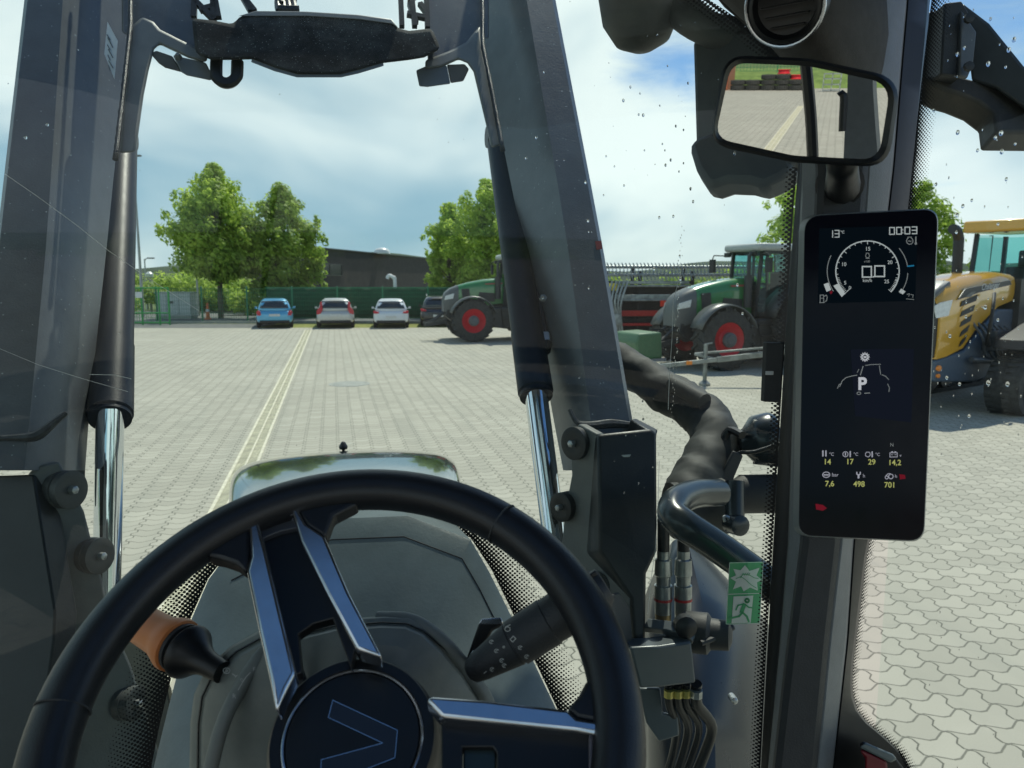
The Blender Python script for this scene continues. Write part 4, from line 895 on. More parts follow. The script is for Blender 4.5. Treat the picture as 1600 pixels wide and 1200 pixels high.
# ---------------- interior mirror (reflects the yard behind)
mc = atD(1260, 175, .685); dcy = ray(1297, 86).normalized(); mn = (V((0,-1,0))-dcy).normalized()
def onM(px, py, off=0): return atP(px, py, mc+mn*off, mn)
outl = rrect([(1133,86,34),(1262,91,10),(1409,122,44),(1388,262,40),(1240,254,10),(1108,226,34)]); inl = rrect([(1143,98,24),(1262,103,10),(1392,131,34),(1373,250,30),(1240,243,10),(1117,216,26)])
mir = None
mb = MB(); n_ = len(outl)
mb.loft([[onM(x, y, -.022) for x, y in [(1258+(a-1258)*.93, 172+(b-172)*.93) for a, b in outl]], [onM(x, y, -.012) for x, y in outl], [onM(x, y, .004) for x, y in outl], [onM((a*.6+c_*.4), (b*.6+d_*.4), .007) for (a, b), (c_, d_) in zip(outl, inl)], [onM(x, y, .001) for x, y in inl]], True, False)
mb.add([onM(x, y, -.022) for x, y in [(1258+(a-1258)*.93, 172+(b-172)*.93) for a, b in outl]], [tuple(range(n_))])
mir = mb.build('rear_view_mirror', PB, cab, ang=50)
MM = bpy.data.materials.new('mirror_glass'); MM.use_nodes = True; bb = MM.node_tree.nodes['Principled BSDF']; bb.inputs['Metallic'].default_value = 1; bb.inputs['Roughness'].default_value = .0; bb.inputs['Base Color'].default_value = (.82, .84, .80, 1)
mb = MB(); mb.add([onM(x, y, .0012) for x, y in inl], [tuple(range(len(inl)))]); mb.build('mirror_glass', MM, mir, False)
q1, q2 = onM(1318, 240, -.02), atD(1316, 292, .80); mb = MB(); mb.tube([q1, onM(1316, 262, -.03), q2], [.016, .014, .018], 12, 4); mb.lathe(atD(1312, 288, .812), CAM-atD(1312, 288, .81), [(0,.024),(.012,.024),(.014,.018),(.015,.001)], 20); mb.build('bracket', PB, mir)
def refl(px, py):   # where the mirror sends the line of sight
    p = onM(px, py, .0012); d_ = (p-CAM).normalized(); return p, (d_-mn*2*d_.dot(mn)).normalized()
def refl_at(px, py, dist): p, r_ = refl(px, py); return p+r_*(dist/ -r_.y)
def refl_g(px, py): p, r_ = refl(px, py); return p+r_*(-p.z/r_.z)
mb = MB(); mb.tube([refl_at(1255, 60, 2.0), refl_at(1259, 100, 2.0), refl_at(1264, 150, 2.0), refl_at(1268, 200, 2.0), refl_at(1272, 300, 2.0)], .018, 8, 3); mb.build('rear_window_post', PB, cab)
mb = MB(); mb.loft([[refl_at(a, y, 1.7), refl_at(b, y, 1.7), refl_at(b+6, y, 1.85), refl_at(a+3, y, 1.85)] for y, a, b in ((40, 1326, 1362), (140, 1324, 1364), (200, 1320, 1368), (300, 1316, 1376))]); mb.build('rear_pillar', PG, cab)
mb = MB(); mb.tube([refl_at(1311, 150, 1.66), refl_at(1318, 148, 1.66), refl_at(1317, 180, 1.66), refl_at(1316, 205, 1.66)], .010, 8, 3); mb.build('rear_handle', PB, cab)

# ---------------- display on the pillar
TL, TRr, BRr, BLl = (1256,336), (1467,325), (1444,847), (1246,838)
pTL, pTR, pBL = atD(*TL, .735), atD(*TRr, .712), atD(*BLl, .735)
dn = (pTR-pTL).cross(pBL-pTL).normalized(); dn = dn if dn.dot(CAM-pTL) > 0 else -dn
def onD(px, py, off=0): return atP(px, py, pTL+dn*off, dn)
ol = rrect([(*TL, 26), (*TRr, 24), (*BRr, 24), (*BLl, 22)])
def shr(k, dx=0): return [(1354+(x-1354)*k+dx, 586+(y-586)*(1-(1-k)*.45)) for x, y in ol]
mb = MB(); mb.loft([[onD(x, y, -.026) for x, y in shr(.93, -6)], [onD(x, y, -.022) for x, y in shr(.985, -9)], [onD(x, y, -.003) for x, y in ol], [onD(x, y, 0) for x, y in shr(.988)]], True, True)
BZ = mat('bezel_grey', (.16, .18, .18), .35, 0, .05)
dsp = mb.build('display', BZ, cab, ang=40)
SCRN = mat('screen_black', (.003, .004, .009), .12, 0, .02, 30, 0, .15)
mb = MB(); mb.prism([onD(x, y, .0003) for x, y in shr(.982)], dn*.0008); mb.build('screen', SCRN, dsp, False)
def em(n, c, s=1.0):
    m = bpy.data.materials.new(n); m.use_nodes = True; t = NT(m.node_tree); t.n.clear(); e = t.node('ShaderNodeEmission'); e.inputs[0].default_value = (*c, 1); e.inputs[1].default_value = s
    t.l.new(e.outputs[0], t.node('ShaderNodeOutputMaterial').inputs[0]); return m
E1 = em('glow_white', (.32, .36, .36), .95); E2 = em('glow_grey', (.17, .19, .19), .9); E3 = em('glow_olive', (.34, .36, .12), .9); E4 = em('glow_blue', (.01, .12, .22), 1); E5 = em('glow_red', (.16, .01, .02), .7); E6 = em('glow_reflection', (.0055, .0075, .013), 1); E7 = em('glow_panel_top', (.0016, .0035, .0055), 1)
po = pTL+dn*.0011
pn_ = Pad(po, dn, .0002); pn_.poly([(1280,357),(1434,352),(1430,470),(1278,474)]); pn_.build('gauge_panel', E7, dsp)
pn_ = Pad(po, dn, .0002); pn_.poly([(1329,546),(1428,545),(1424,660),(1336,650)]); pn_.build('screen_reflection', E6, dsp)  # faint glow painted in for a reflection on the screen
# top gauge
g = Pad(po, dn, .0006)
g.seg7('1', 1292, 360.5, 9, 10.5, 1.3).seg7('3', 1304.5, 360, 6.5, 10.5, 1.3); g.text('°C', 1313, 364.5, 4.2, bold=.01)
for x, ch in ((1390, '0'), (1401, '0'), (1414, '0'), (1425, '3')): g.seg7(ch, x, 355.6-(x-1390)*.03, 7.5, 10.5, 1.5)
g.stroke([(1410.6, 358.4), (1410.6, 359.6)], 1.2).stroke([(1410.6, 363), (1410.6, 364.2)], 1.2)
g.seg7('0', 1347.5, 416.5, 14, 16.5, 2.0).seg7('0', 1367, 415.5, 15, 16.5, 2.0).stroke([(1364, 432.4), (1365.6, 432.4)], 2)
g.text('km/h', 1348, 440.5, 5.2, bold=.005)
g.arc(1355.5, 424, 49.5, 47.5, -42, 222, 1.7, 80)
for i, a in enumerate([222-k*12.0 for k in range(23)]):
    if i < 3: continue
    l_ = 5 if i in (7, 11, 16) or i == 22 else 3; ca, sa = math.cos(R(a)), -math.sin(R(a)); g.stroke([(1355.5+ca*(49.5-l_), 424+sa*(47.5-l_)), (1355.5+ca*49.5, 424+sa*47.5)], 1.0)
for q in range(10):
    for a in (-42+q*3.2, 222-q*3.2): ca, sa = math.cos(R(a)), -math.sin(R(a)); g.stroke([(1355.5+ca*45.5, 424+sa*43.5), (1355.5+ca*49.5, 424+sa*47.5)], .8)
g.text('15', 1351.8, 391.5, 6, bold=.004).text('10', 1314.5, 415.5, 5.8, bold=.004).text('20', 1386.5, 412.5, 5.8, bold=.004).text('5', 1318.5, 444.5, 5.8, bold=.004).text('25', 1381.5, 442.5, 5.8, bold=.004)
g.poly([(1302,446.5),(1309,443.5),(1321,459),(1314.5,463)]); g.poly([(1287,444),(1294.5,441.5),(1298.5,453),(1291.5,456)]); g.poly([(1408,451),(1415,455.5),(1410.5,460),(1404.5,456)])
g.stroke([(1315,463.5),(1327,452)], 1.0); g.arc(1328, 449.5, 1.6, 2, 0, 360, .8, 10)
g.build('gauge_readout', E1, dsp)
g = Pad(po, dn, .0006)
g.arc(1355.5, 424, 63, 58, 155, 212, 1.1, 24).arc(1355.5, 424, 63, 58, 38, 8, 1.1, 16).arc(1355.5, 424, 63, 58, -3, -36, 1.1, 16)
g.arc(1355.5, 399.8, 3, 3, 130, 410, .8, 14); g.stroke([(1352.8,403.6),(1358.4,403.6)], .8).stroke([(1353.5,397),(1353.5,395.5),(1357.5,395.5),(1357.5,397)], .8); g.text('x100', 1350, 410, 3.4)
g.stroke([(1281.5,472.5),(1281.5,461),(1287,461),(1287,472.5)], 1.0).stroke([(1280.5,472.8),(1288.3,472.8)], 1).stroke([(1281.5,466),(1287,466)], .8).stroke([(1288,463),(1291,461),(1292.6,464),(1291.5,470),(1289,471)], 1)
g.arc(1421.5, 376.5, 5, 5.2, 120, 420, 1.0, 20).stroke([(1418.6,372.5),(1418.6,370.5),(1424,370.5),(1424,372.5)], 1).stroke([(1418.8,377),(1420.6,376),(1422,377.6),(1424,376.4)], .8).stroke([(1431,370),(1431,380)], 1.6); g.arc(1431, 380.5, 1.4, 1.4, 0, 360, 1, 10)
g.stroke([(1417,460),(1421,459),(1420,463)], .8).stroke([(1423,460),(1427,461),(1426,465)], .8).stroke([(1416,467),(1428,468)], .8); g.text('N', 1390.5, 697.5, 5.5)
g.build('gauge_icons', E2, dsp)
g = Pad(po, dn, .0007); g.stroke([(1418.5,416),(1427.5,415)], 2.2); g.build('coolant_mark', E4, dsp)
g = Pad(po, dn, .0007); g.poly([(1296,456),(1300,454),(1301,457),(1298,460)]); g.poly([(1274,787),(1286,789),(1292,794),(1286,798),(1275,796)]); g.poly([(1405,741),(1414,742),(1415,748),(1406,749)]); g.build('warning_marks', E5, dsp)
# middle: parking status
g = Pad(po, dn, .0006)
g.arc(1351.5, 557.8, 4.6, 4.6, 0, 360, 1.7, 24)
for k in range(12): a = R(k*30); g.stroke([(1351.5+math.cos(a)*5, 557.8+math.sin(a)*5), (1351.5+math.cos(a)*6.9, 557.8+math.sin(a)*6.9)], 1.4)
g.text('M', 1349.0, 560.2, 4.8, bold=.012); g.text('P', 1340.3, 608.5, 19.2, bold=.035); g.build('park_readout', em('glow_p', (.40,.42,.45), .95), dsp)
g = Pad(po, dn, .0006)
g.stroke([(1312,604),(1316,595),(1322,590),(1331,587.5),(1339,586.2)], 1.1).stroke([(1344.5,585.8),(1348.5,572.5)], 1.3).stroke([(1352,571),(1362,569.6),(1376,569.2)], .9).stroke([(1374,571.5),(1376,585)], 1).stroke([(1378,585.5),(1384,588),(1388.5,593)], 1).stroke([(1387,600),(1389.8,606),(1389,612)], 1).stroke([(1308.5,607),(1311,601),(1315,599)], 1).stroke([(1342,577),(1339.5,582)], .8)
g.arc(1342, 614.5, 3, 2, 0, 360, 1, 14).stroke([(1351,614.5),(1359,614)], 1.2); g.build('tractor_outline', E2, dsp)
# lower values
g = Pad(po, dn, .0006)
for s_, x, y in (('14', 1286.6, 725.5), ('17', 1321.8, 725.2), ('29', 1356.2, 725.8), ('14,2', 1387.6, 726.6), ('7,6', 1289, 759.6), ('498', 1333.4, 760.2), ('701', 1381.5, 761.6)): g.text(s_, x, y, 8.6, .01, .012)
g.build('value_readout', E3, dsp)
g = Pad(po, dn, .0006)
for x in (1285.8, 1290.5): g.stroke([(x,704.5),(x,712.5)], 2)
g.text('°C', 1295.5, 712, 5); g.arc(1321, 709.7, 4, 4, 0, 360, 1, 18).stroke([(1321,707.5),(1321,711.5)], 1.6).stroke([(1328.5,705.5),(1328.5,713.5)], 2).text('°C', 1333.5, 712, 5)
g.arc(1356, 710, 3.8, 3.8, 120, 420, 1, 18).stroke([(1354,706.5),(1358,706.5)], 1).stroke([(1362.8,706),(1362.8,713.6)], 2).text('°C', 1367.5, 712.4, 5)
g.stroke([(1390.5,707.5),(1390.5,714),(1402,714),(1402,707.5)], 1, True).stroke([(1393,706),(1395,706)], 1.4).stroke([(1398,706),(1400,706)], 1.4).stroke([(1392.5,710.5),(1395,710.5)], .8).stroke([(1398,710.5),(1400.5,710.5)], .8).text('v', 1405.5, 713.8, 5)
g.arc(1291, 741.8, 5.6, 4.2, 0, 360, 1.2, 20).stroke([(1287.5,742),(1294.5,742)], 1.8).text('bar', 1299.8, 744.4, 5.6, .02)
g.stroke([(1341.5,746.5),(1341.5,742.2)], 2.8).stroke([(1338.8,738),(1338.8,740.5),(1341.5,742.6),(1344.2,740.5),(1344.2,738)], 1.8).text('h', 1348, 746, 5.6)
g.arc(1385.5, 746, 2.4, 2.4, 0, 360, 1.1, 14).arc(1392, 744.5, 3.6, 3.6, 0, 360, 1.2, 16).stroke([(1384.5,743),(1387,740.5),(1391,740)], 1.1).text('h', 1398, 746.6, 5.6)
g.build('value_icons', em('glow_lav', (.30,.31,.36), .9), dsp)

# ---------------- sticker, toll tag, hammer
sn = V((.28, -1, 0)).normalized(); so_ = onW(1165, 927, -.003)
g = Pad(so_, sn, 0); sp = rrect([(1140,879,2),(1193,878,2),(1187,974,2),(1134,976,2)]); mb = MB(); mb.prism([g.p(*q) for q in sp], -sn*.0004); stk = mb.build('exit_sticker', mat('sticker_green', (.025, .36, .13), .4, 0, .04), cab, False)
WHT = mat('sticker_white', (.60, .70, .62), .5, 0, .04); SG2 = MATS['sticker_green']
g = Pad(so_, sn, .0005); g.stroke([(1140,879.5),(1192.5,878.5),(1187,973.5),(1134.5,975)], .8, True).stroke([(1137,928.5),(1190,927)], 1)
cx_, cy_ = 1166, 903; star = [(1146,889),(1157,891),(1164,883),(1171,892),(1187,887),(1182,899),(1190,906),(1183,910),(1184,923),(1172,918),(1162,924),(1158,916),(1145,921),(1150,909),(1141,903),(1150,899)]
g.mb.add([g.p(cx_, cy_)]+[g.p(*q) for q in star], [(0, i+1, (i+1) % len(star)+1) for i in range(len(star))])
g.poly([(1146,932),(1177,930.5),(1173,973),(1143,974)]); g.build('pictogram', WHT, stk)
g = Pad(so_, sn, .0010); g.stroke([(1150,904),(1158,901),(1165,906),(1174,914),(1182,919)], 1.0).stroke([(1157,903),(1160,898),(1164,897),(1172,899),(1179,903),(1185,904)], 1.0)
for k in range(4): g.stroke([(1160+k*3.3,899),(1161.5+k*3.3,895.5)], .9)
g.arc(1167.5, 938.5, 2.8, 2.8, 0, 360, 2.8, 16); g.stroke([(1163,945),(1159,956)], 6).stroke([(1164,944),(1170,949),(1178,950)], 2.2).stroke([(1161,944),(1153,946),(1150,953)], 2.2).stroke([(1160,957),(1155,963),(1141,966)], 3).stroke([(1160,957),(1167,963),(1170,971)], 3); g.build('pictogram', SG2, stk)
tt = thing('toll_tag', 'narrow black box stuck to the windshield beside the pillar display', 'tag', onW(1208, 628, -.004))
mb = MB(); mb.prism([onW(x, y, -.012) for x, y in ((1198,535),(1225,536),(1219,629),(1194,628))], V((0,.009,0))); tb = mb.build('case', PD, tt, bevel=.001)
mb = MB(); mb.prism([onW(x, y, -.0135) for x, y in ((1197,580),(1209,580),(1208.5,586),(1196.5,586))], V((0,.0014,0))); mb.build('label_strip', mat('strip_white', (.6,.62,.62), .4), tt, bevel=.0004)
ham = thing('emergency_hammer', 'red and black emergency hammer clipped low on the right pillar', 'hammer', atD(1380, 1200, .80))
RED = mat('hammer_red', (.16, .008, .015), .4)
def slab(name, pts, D, th, m, par, bev=.002): mb = MB(); f_ = [atD(x, y, D) for x, y in pts]; b2 = [atD(x, y, D+th) for x, y in pts]; n = len(pts); mb.add(f_+b2, [tuple(range(n)), tuple(range(2*n-1, n-1, -1))]+[(i, i+n, (i+1) % n+n, (i+1) % n) for i in range(n)]); return mb.build(name, m, par, bevel=bev)
slab('holder', [(1343,1162),(1350,1158),(1398,1182),(1412,1200),(1420,1260),(1350,1260),(1352,1190)], .812, .03, PB, ham)
slab('handle', [(1344,1170),(1386,1190),(1390,1260),(1352,1260),(1352,1184),(1346,1178)], .800, .012, RED, ham); slab('head', [(1343,1168),(1352,1160),(1395,1178),(1402,1186),(1392,1192)], .797, .014, mat('hammer_cap', (.12,.15,.15), .3), ham)
# ---------------- dash cowl behind the wheel
DSH = dusty('dash_plastic', (.165, .215, .225), (.23, .27, .27), .30, .40, 7, specks=0)
out_ = [(225,1300),(240,1200),(262,1110),(300,965),(326,905),(345,880),(420,842),(515,811),(637,806),(735,843),(764,893),(790,945),(828,1022),(870,1110),(900,1200),(925,1300)]
dz = [.86,.88,.90,.94,.96,.97,.99,1.0,1.0,.985,.97,.95,.92,.89,.87,.85]
def ringf(k, cx, cy, dd_, pw=1): return [atD(cx+(x-cx)*k, cy+(y-cy)*k, d_-dd_) for (x, y), d_ in zip(out_, dz)]
mb = MB(); mb.loft([[p+V((0,.12,-.02)) for p in ringf(1.0, 560, 1120, 0)], ringf(1.0, 560, 1120, 0), ringf(.985, 560, 1240, .006), ringf(.925, 560, 1240, .022), ringf(.80, 560, 1240, .050), ringf(.62, 560, 1240, .082), ringf(.4, 560, 1240, .11), ringf(.1, 560, 1240, .12)], closed=False); dash = mb.build('dash_panel', DSH, cab, ang=16)
sm_ = ringf(.925, 560, 1240, .0226)[5:13]; mb = MB(); mb.tube(sm_, .0008, 6); mb.build('seam', PD, dash)
# steering column cowl
CWL = dusty('column_plastic', (.17, .19, .175), (.32, .325, .28), .38, .5, 9, specks=0)
oc = [(285,1310),(296,1200),(297,1130),(303,1085),(322,1045),(360,1010),(405,985),(455,984),(520,968),(600,962),(640,964),(668,976),(700,1005),(735,1045),(765,1090),(785,1150),(795,1310)]
od = [.60]*len(oc)
def rc(k, dd_, cx=555, cy=1170): return [atD(cx+(x-cx)*k, cy+(y-cy)*k, .67-dd_-.00005*(1200-y)) for x, y in oc]
mb = MB(); mb.loft([rc(.97, -.09), rc(.99, -.02), rc(1.0, 0), rc(.985, .012), rc(.955, .016), rc(.945, .0155), rc(.91, .028), rc(.78, .042), rc(.5, .055), rc(.1, .06)], closed=False); colm = mb.build('steering_column', CWL, cab, ang=28)
mb = MB(); mb.loft([rc(.958, .0175), rc(.952, .0195), rc(.944, .0175)], closed=False); mb.build('seam', PD, colm)
mb = MB(); mb.tube([atD(590, 967, .660), atD(636, 969, .655), atD(668, 984, .650), atD(700, 1012, .648), atD(732, 1052, .646), atD(760, 1096, .645), atD(780, 1156, .645), atD(788, 1260, .645)], .0065, 12, 6); mb.build('added_edge_bead', CWL, colm)  # bead added along the right edge to give a rim highlight
mb = MB(); mb.tube([atD(440, 992, .650), atD(405, 1028, .628), atD(372, 1080, .615), atD(345, 1140, .606), atD(325, 1220, .60)], .006, 12, 6); mb.build('added_edge_bead', CWL, colm)
mb = MB(); c = atD(447, 1020, .60); mb.tube([atD(452, 984, .615), atD(455, 1000, .603), atD(462, 1030, .60), atD(478, 1080, .60)], .0035, 8, 3); mb.build('cable_rib', PD, colm)
cn = (CAM-atD(370, 1060, .64)).normalized()+V((-.25,0,.1)); g = Pad(atD(352, 1050, .606), cn, .0)
g.arc(354, 1048, 5.2, 4.5, 0, 360, 1.1, 18).text('P', 351.8, 1051, 6, .35).stroke([(363,1053),(368,1056)], 1.2).stroke([(367,1058),(371,1055)], 1).text('O', 375, 1064, 5, .3).stroke([(379,1066),(385,1057),(391,1051)], 1.2).stroke([(379,1066),(375,1073),(372,1078)], 1.2).text('F', 395, 1048, 6.5, .3).text('R', 363, 1090, 7, .3)
g.build('lever_symbols', mat('symbol_white', (.45,.46,.42), .6), colm)
# shuttle lever on the left, orange collar
a0, a1 = atD(330, 1040, .64), atD(163, 940, .71); ax = (a1-a0).normalized(); Ls = (a1-a0).length
lv = MB().lathe(a0, ax, [(-.014, .009), (0, .0098), (.008, .011), (.016, .0145), (.023, .0195), (.027, .0225), (.030, .023), (.033, .021), (.034, .013), (.046, .015), (.062, .016), (.0625, .01)], 30).build('shuttle_lever', PB, cab)
ORG = mat('collar_orange', (.62, .20, .055), .45, 0, .06)
MB().lathe(a0, ax, [(.040, .018), (.042, .0225), (.047, .023), (.056, .0200), (.064, .0175), (.095, .0165), (.10, .014)], 30).build('collar', ORG, lv)
MB().lathe(a0, ax, [(.036, .014), (.037, .0205), (.0405, .0205), (.041, .016)], 30).build('clip_ring', PD, lv)
# multifunction stalk on the right
b0, b1 = atD(732, 1052, .60), atD(930, 925, .60); bx = (b1-b0).normalized(); Lb_ = (b1-b0).length
stl = MB().lathe(b0, bx, [(0, .006), (.003, .0095), (.012, .012), (.042, .0172), (.0425, .0164), (.044, .0164), (.0445, .0182), (.075, .019), (.0755, .018), (Lb_+.0, .0195), (Lb_+.01, .012)], 32).build('multifunction_stalk', PD, cab)
mb = MB(); pp = b0+bx*.09+UP*.0215; mb.bar(b0+bx*.085+UP*.0165-FW*.006, b0+bx*.118+UP*.0172-FW*.006, .006, .004, UP); mb.build('thumb_ridge', PB, stl, bevel=.001)
g = Pad(atD(790, 1010, .572), -FW, .0)
g.arc(793, 983, 4.2, 3.4, 0, 360, 1, 14).stroke([(789.5,980),(797,976)], 1).stroke([(797,999),(802,994),(806,998),(801,1003)], 1.1, True)
for x, y in ((768,1003),(776,1017),(784,1032),(788,1040),(769,1046),(813,1012),(823,1026)): g.arc(x, y, 3.2, 2.8, 20, 300, .9, 10).stroke([(x-1.5,y+1),(x+2,y-2)], .8)
g.arc(787, 1011, 1.2, 1.2, 0, 360, 1.6, 8); g.stroke([(756,1052),(760,1049)], 1); g.build('stalk_symbols', MATS['symbol_white'], stl)
pl_ = slab('paddle', [(748,975),(753,967),(783,965),(787,973),(787,978),(770,985),(741,1040),(728,1032)], .64, .012, PB, cab); slab('paddle_tip', [(747,976),(752,967),(782,964.5),(786.5,972),(785,975)], .6385, .014, CHR, pl_, .001); slab('paddle_trim', [(738,1017),(752,1012),(748,1026),(730,1030)], .637, .004, CHR, pl_, .001)

# ---------------- steering wheel
C = CAM+V((-.00709, .49246, -.28629)); a_, t_ = R(-6.402), R(53.1)
WN = V((math.sin(a_), -math.cos(a_)*math.cos(t_), math.cos(a_)*math.sin(t_))).normalized()
WA = WN.cross(V((0,0,1))).normalized(); WB = WA.cross(WN)
def onWh(px, py, off=0): return atP(px, py, C+WN*off, WN)
swh = MB(); path = []; N = 120
rings = []
for i in range(N):
    a = 2*math.pi*i/N; e = WA*math.cos(a)+WB*math.sin(a); ctr = C+e*.1845; rr = .0175
    rings.append([ctr+(e*math.cos(b)*rr*1.0+WN*math.sin(b)*rr*.92)*(1+.05*math.cos(3*b)) for b in [2*math.pi*k/20 for k in range(20)]])
rings.append(rings[0]); swh.loft(rings, True, False)
wheelp = swh.build('steering_wheel', SW, cab, ang=80)
def angof(px, py): p = onWh(px, py)-C; return math.atan2(p.dot(WB), p.dot(WA))
for px, py in ((785, 818), (85, 1108)):
    a = angof(px, py); mb = MB(); e = WA*math.cos(a)+WB*math.sin(a); tn = WN.cross(e)
    mb.tube([C+e*.1845+(e*math.cos(b)+WN*math.sin(b)*.92)*.0176 for b in [2*math.pi*k/24 for k in range(25)]], .0009, 6); mb.build('rim_seam', PD, wheelp)
def wslab(name, pts, z0, z1, m, bev=.0015, par=None):
    mb = MB(); lo_ = [onWh(x, y, z0) for x, y in pts]; hi = [p+WN*(z1-z0) for p in lo_]; hi = [onWh(x, y, z1) for x, y in pts]; lo_ = [p-WN*(z1-z0) for p in hi]; n = len(pts)
    mb.add(hi+lo_, [tuple(range(n)), tuple(range(2*n-1, n-1, -1))]+[(i, i+n, (i+1) % n+n, (i+1) % n) for i in range(n)]); return mb.build(name, m, par or wheelp, bevel=bev)
wslab('spoke_trim', [(387,813),(394,805),(404,815),(416,860),(440,960),(462,1050),(448,1075),(431,1112),(421,1060),(404,985),(385,893),(391,870)], -.014, .006, CHR, .003)
wslab('spoke_trim', [(452,789),(461,787),(478,818),(507,837),(545,925),(597,1026),(557,1014),(512,930),(470,846)], -.014, .006, CHR, .003)
wslab('spoke_trim', [(396,806),(430,793),(456,787),(461,796),(458,802),(430,806),(402,818)], -.010, .005, CHR, .002)
wslab('spoke_face', [(400,816),(432,804),(458,800),(466,824),(438,830),(408,842)], -.012, -.004, mat('spoke_grey', (.05,.055,.065), .3), .001)
wslab('spoke_face', [(402,815),(456,797),(520,935),(556,1012),(548,1042),(520,966),(490,974),(466,990),(472,1050),(452,1060)], -.02, -.009, PB, .001)
wslab('spoke_root', [(322,868),(344,800),(380,800),(391,812),(390,862),(384,892),(368,880),(345,872)], -.012, .004, SW, .003)
wslab('spoke_root', [(455,786),(520,772),(560,785),(520,805),(508,838),(478,820)], -.012, .004, SW, .003)
wslab('spoke_trim', [(664,1091),(676,1087),(760,1093),(888,1108),(902,1121),(953,1129),(960,1142),(960,1290),(946,1290),(944,1148),(900,1143),(690,1121)], -.014, .006, CHR, .003)
wslab('spoke_face', [(690,1120),(900,1142),(946,1147),(946,1290),(776,1290),(776,1175),(770,1167),(722,1167),(722,1290),(690,1290)], -.02, -.006, PB, .001)
wslab('spoke_face', [(920,1148),(945,1149),(947,1290),(922,1290)], -.012, -.003, mat('spoke_mauve', (.13,.12,.14), .3), .001)
wslab('spoke_root', [(886,1108),(905,1085),(918,1060),(960,1060),(975,1140),(957,1132),(902,1121)], -.012, .004, SW, .003)
wslab('spoke_opening_fill', [(724,1168),(770,1168),(775,1176),(775,1290),(724,1290)], -.02, -.012, mat('opening_green', (.02,.035,.035), .3), .001)  # grey-green slab standing in for the opening in the spoke
# hub
HO = -.022; hc = onWh(551, 1152, HO); 
def hub_r(px_): return (onWh(551+px_, 1152, HO)-onWh(551-px_, 1152, HO)).length/2
r1 = hub_r(132); r2 = hub_r(108.5)
hub = MB().lathe(hc-WN*.05, WN, [(0, r1*.9), (.02, r1*1.06), (.04, r1*1.03), (.047, r1), (.050, r1*.965), (.050, r2*1.03), (.0475, r2*1.02), (.0475, r2*.97), (.0495, r2*.95), (.050, .001)], 64).build('hub', PB, wheelp)
mb = MB(); mb.tube([hc-WN*.0015+(WA*math.cos(b)+WB*math.sin(b))*r2 for b in [2*math.pi*k/80 for k in range(81)]], .0014, 8); mb.build('hub_ring', CHR, wheelp)
MB().lathe(hc-WN*.19, WN, [(0, .05), (.145, .055), (.15, .06)], 24).build('column_shaft', PB, wheelp)
vm = [(520,1094),(621,1141),(617,1184),(502,1233),(497,1212),(502,1187),(598,1161),(513,1121)]
g = Pad(hc+WN*.0004, WN, 0); g.poly([(520,1094),(621,1141),(598,1161),(513,1121)]).poly([(621,1141),(617,1184),(500,1230),(502,1187),(598,1161)]); g.build('emblem', mat('emblem_face', (.016,.018,.024), .2, .0, .02, spec=.6), wheelp)
g = Pad(hc+WN*.0006, WN, 0); g.stroke([(502,1187),(500,1230),(617,1184),(621,1141),(520,1094),(513,1121),(598,1161)], 1.1, True); g.build('emblem_outline', CHR, wheelp)

# ================================================================== FRONT LOADER
ldr = thing('front_loader', 'grey front loader in front of the windshield: two arms, crossbeam, chrome cylinder rods, brackets', 'loader', (0, 1.6, 0))
LG = dusty('loader_paint', (.095, .103, .112), (.18, .20, .20), .25, .36, 4, .6, .2, 150); LB = dusty('loader_black', (.009, .012, .013), (.05, .055, .055), .18, .42, 6, .4)
SPK = dusty('beam_black', (.016, .018, .020), (.16, .18, .18), .22, .85, 14, .2, 0, 260); LLG = dusty('loader_inner', (.14, .155, .16), (.22, .23, .21), .25, .45, 3)
QN = V((0, -1, .62)).normalized(); QO = V((0, 1.35, 2.04))
def onQ(px, py, off=0): return atP(px, py, QO+QN*off, QN)
def arm(name, cols, ys, mats, back=.2):
    """cols: list of (table px(y), offset)"""
    rr = []
    for y in ys: 
        f_ = [onQ(itp(tb, y), y, of) for tb, of in cols]; m_ = sum((onQ(itp(tb, 350), 350, of) for tb, of in cols), V())/len(cols)-CAM; m_.z = 0; m_ = m_.normalized()*back; rr.append(f_+[f_[-1]+m_*.6, f_[0]+m_])
    return rr
YS = [-260, -160, -80, 0, 60, 120, 200, 300, 400, 500, 600, 655, 735]
L0 = [(-260,72),(0,38),(330,0),(735,-44)]; L1 = [(-260,122),(0,98),(375,73),(650,47),(735,38)]; L2 = [(-260,148),(0,128),(200,115),(375,105),(640,88),(735,80)]
L25 = [(-260,190),(0,165),(200,150),(375,138),(640,118),(735,112)]; L3 = [(-260,232),(0,206),(50,203),(250,180),(375,168),(550,149),(640,140),(735,133)]
MBL = MB(); MBL.loft(arm('a', [(L0, -.012), ([(a, b+5) for a, b in L0], 0), (L1, 0), (L2, -.045), (L25, -.10), (L3, -.165)], YS, None), True, True)
la = MBL.build('arm', LG, ldr, ang=18)
R0 = [(-260,838),(0,868),(375,940),(650,987),(735,1003)]; R1 = [(-260,795),(0,823),(375,886),(650,922),(735,933)]; R2 = [(-260,772),(0,800),(375,865),(650,899),(735,910)]
R25 = [(-260,752),(0,778),(375,840),(650,880),(735,892)]; R3 = [(-260,735),(0,753),(75,754),(225,786),(375,816),(500,838),(640,862),(735,880)]
MBR = MB(); MBR.loft(arm('a', [(R3, -.165), (R25, -.10), (R2, -.045), (R1, 0), ([(a, b-5) for a, b in R0], 0), (R0, -.012)], YS, None), True, True)
ra = MBR.build('arm', LG, ldr, ang=18)
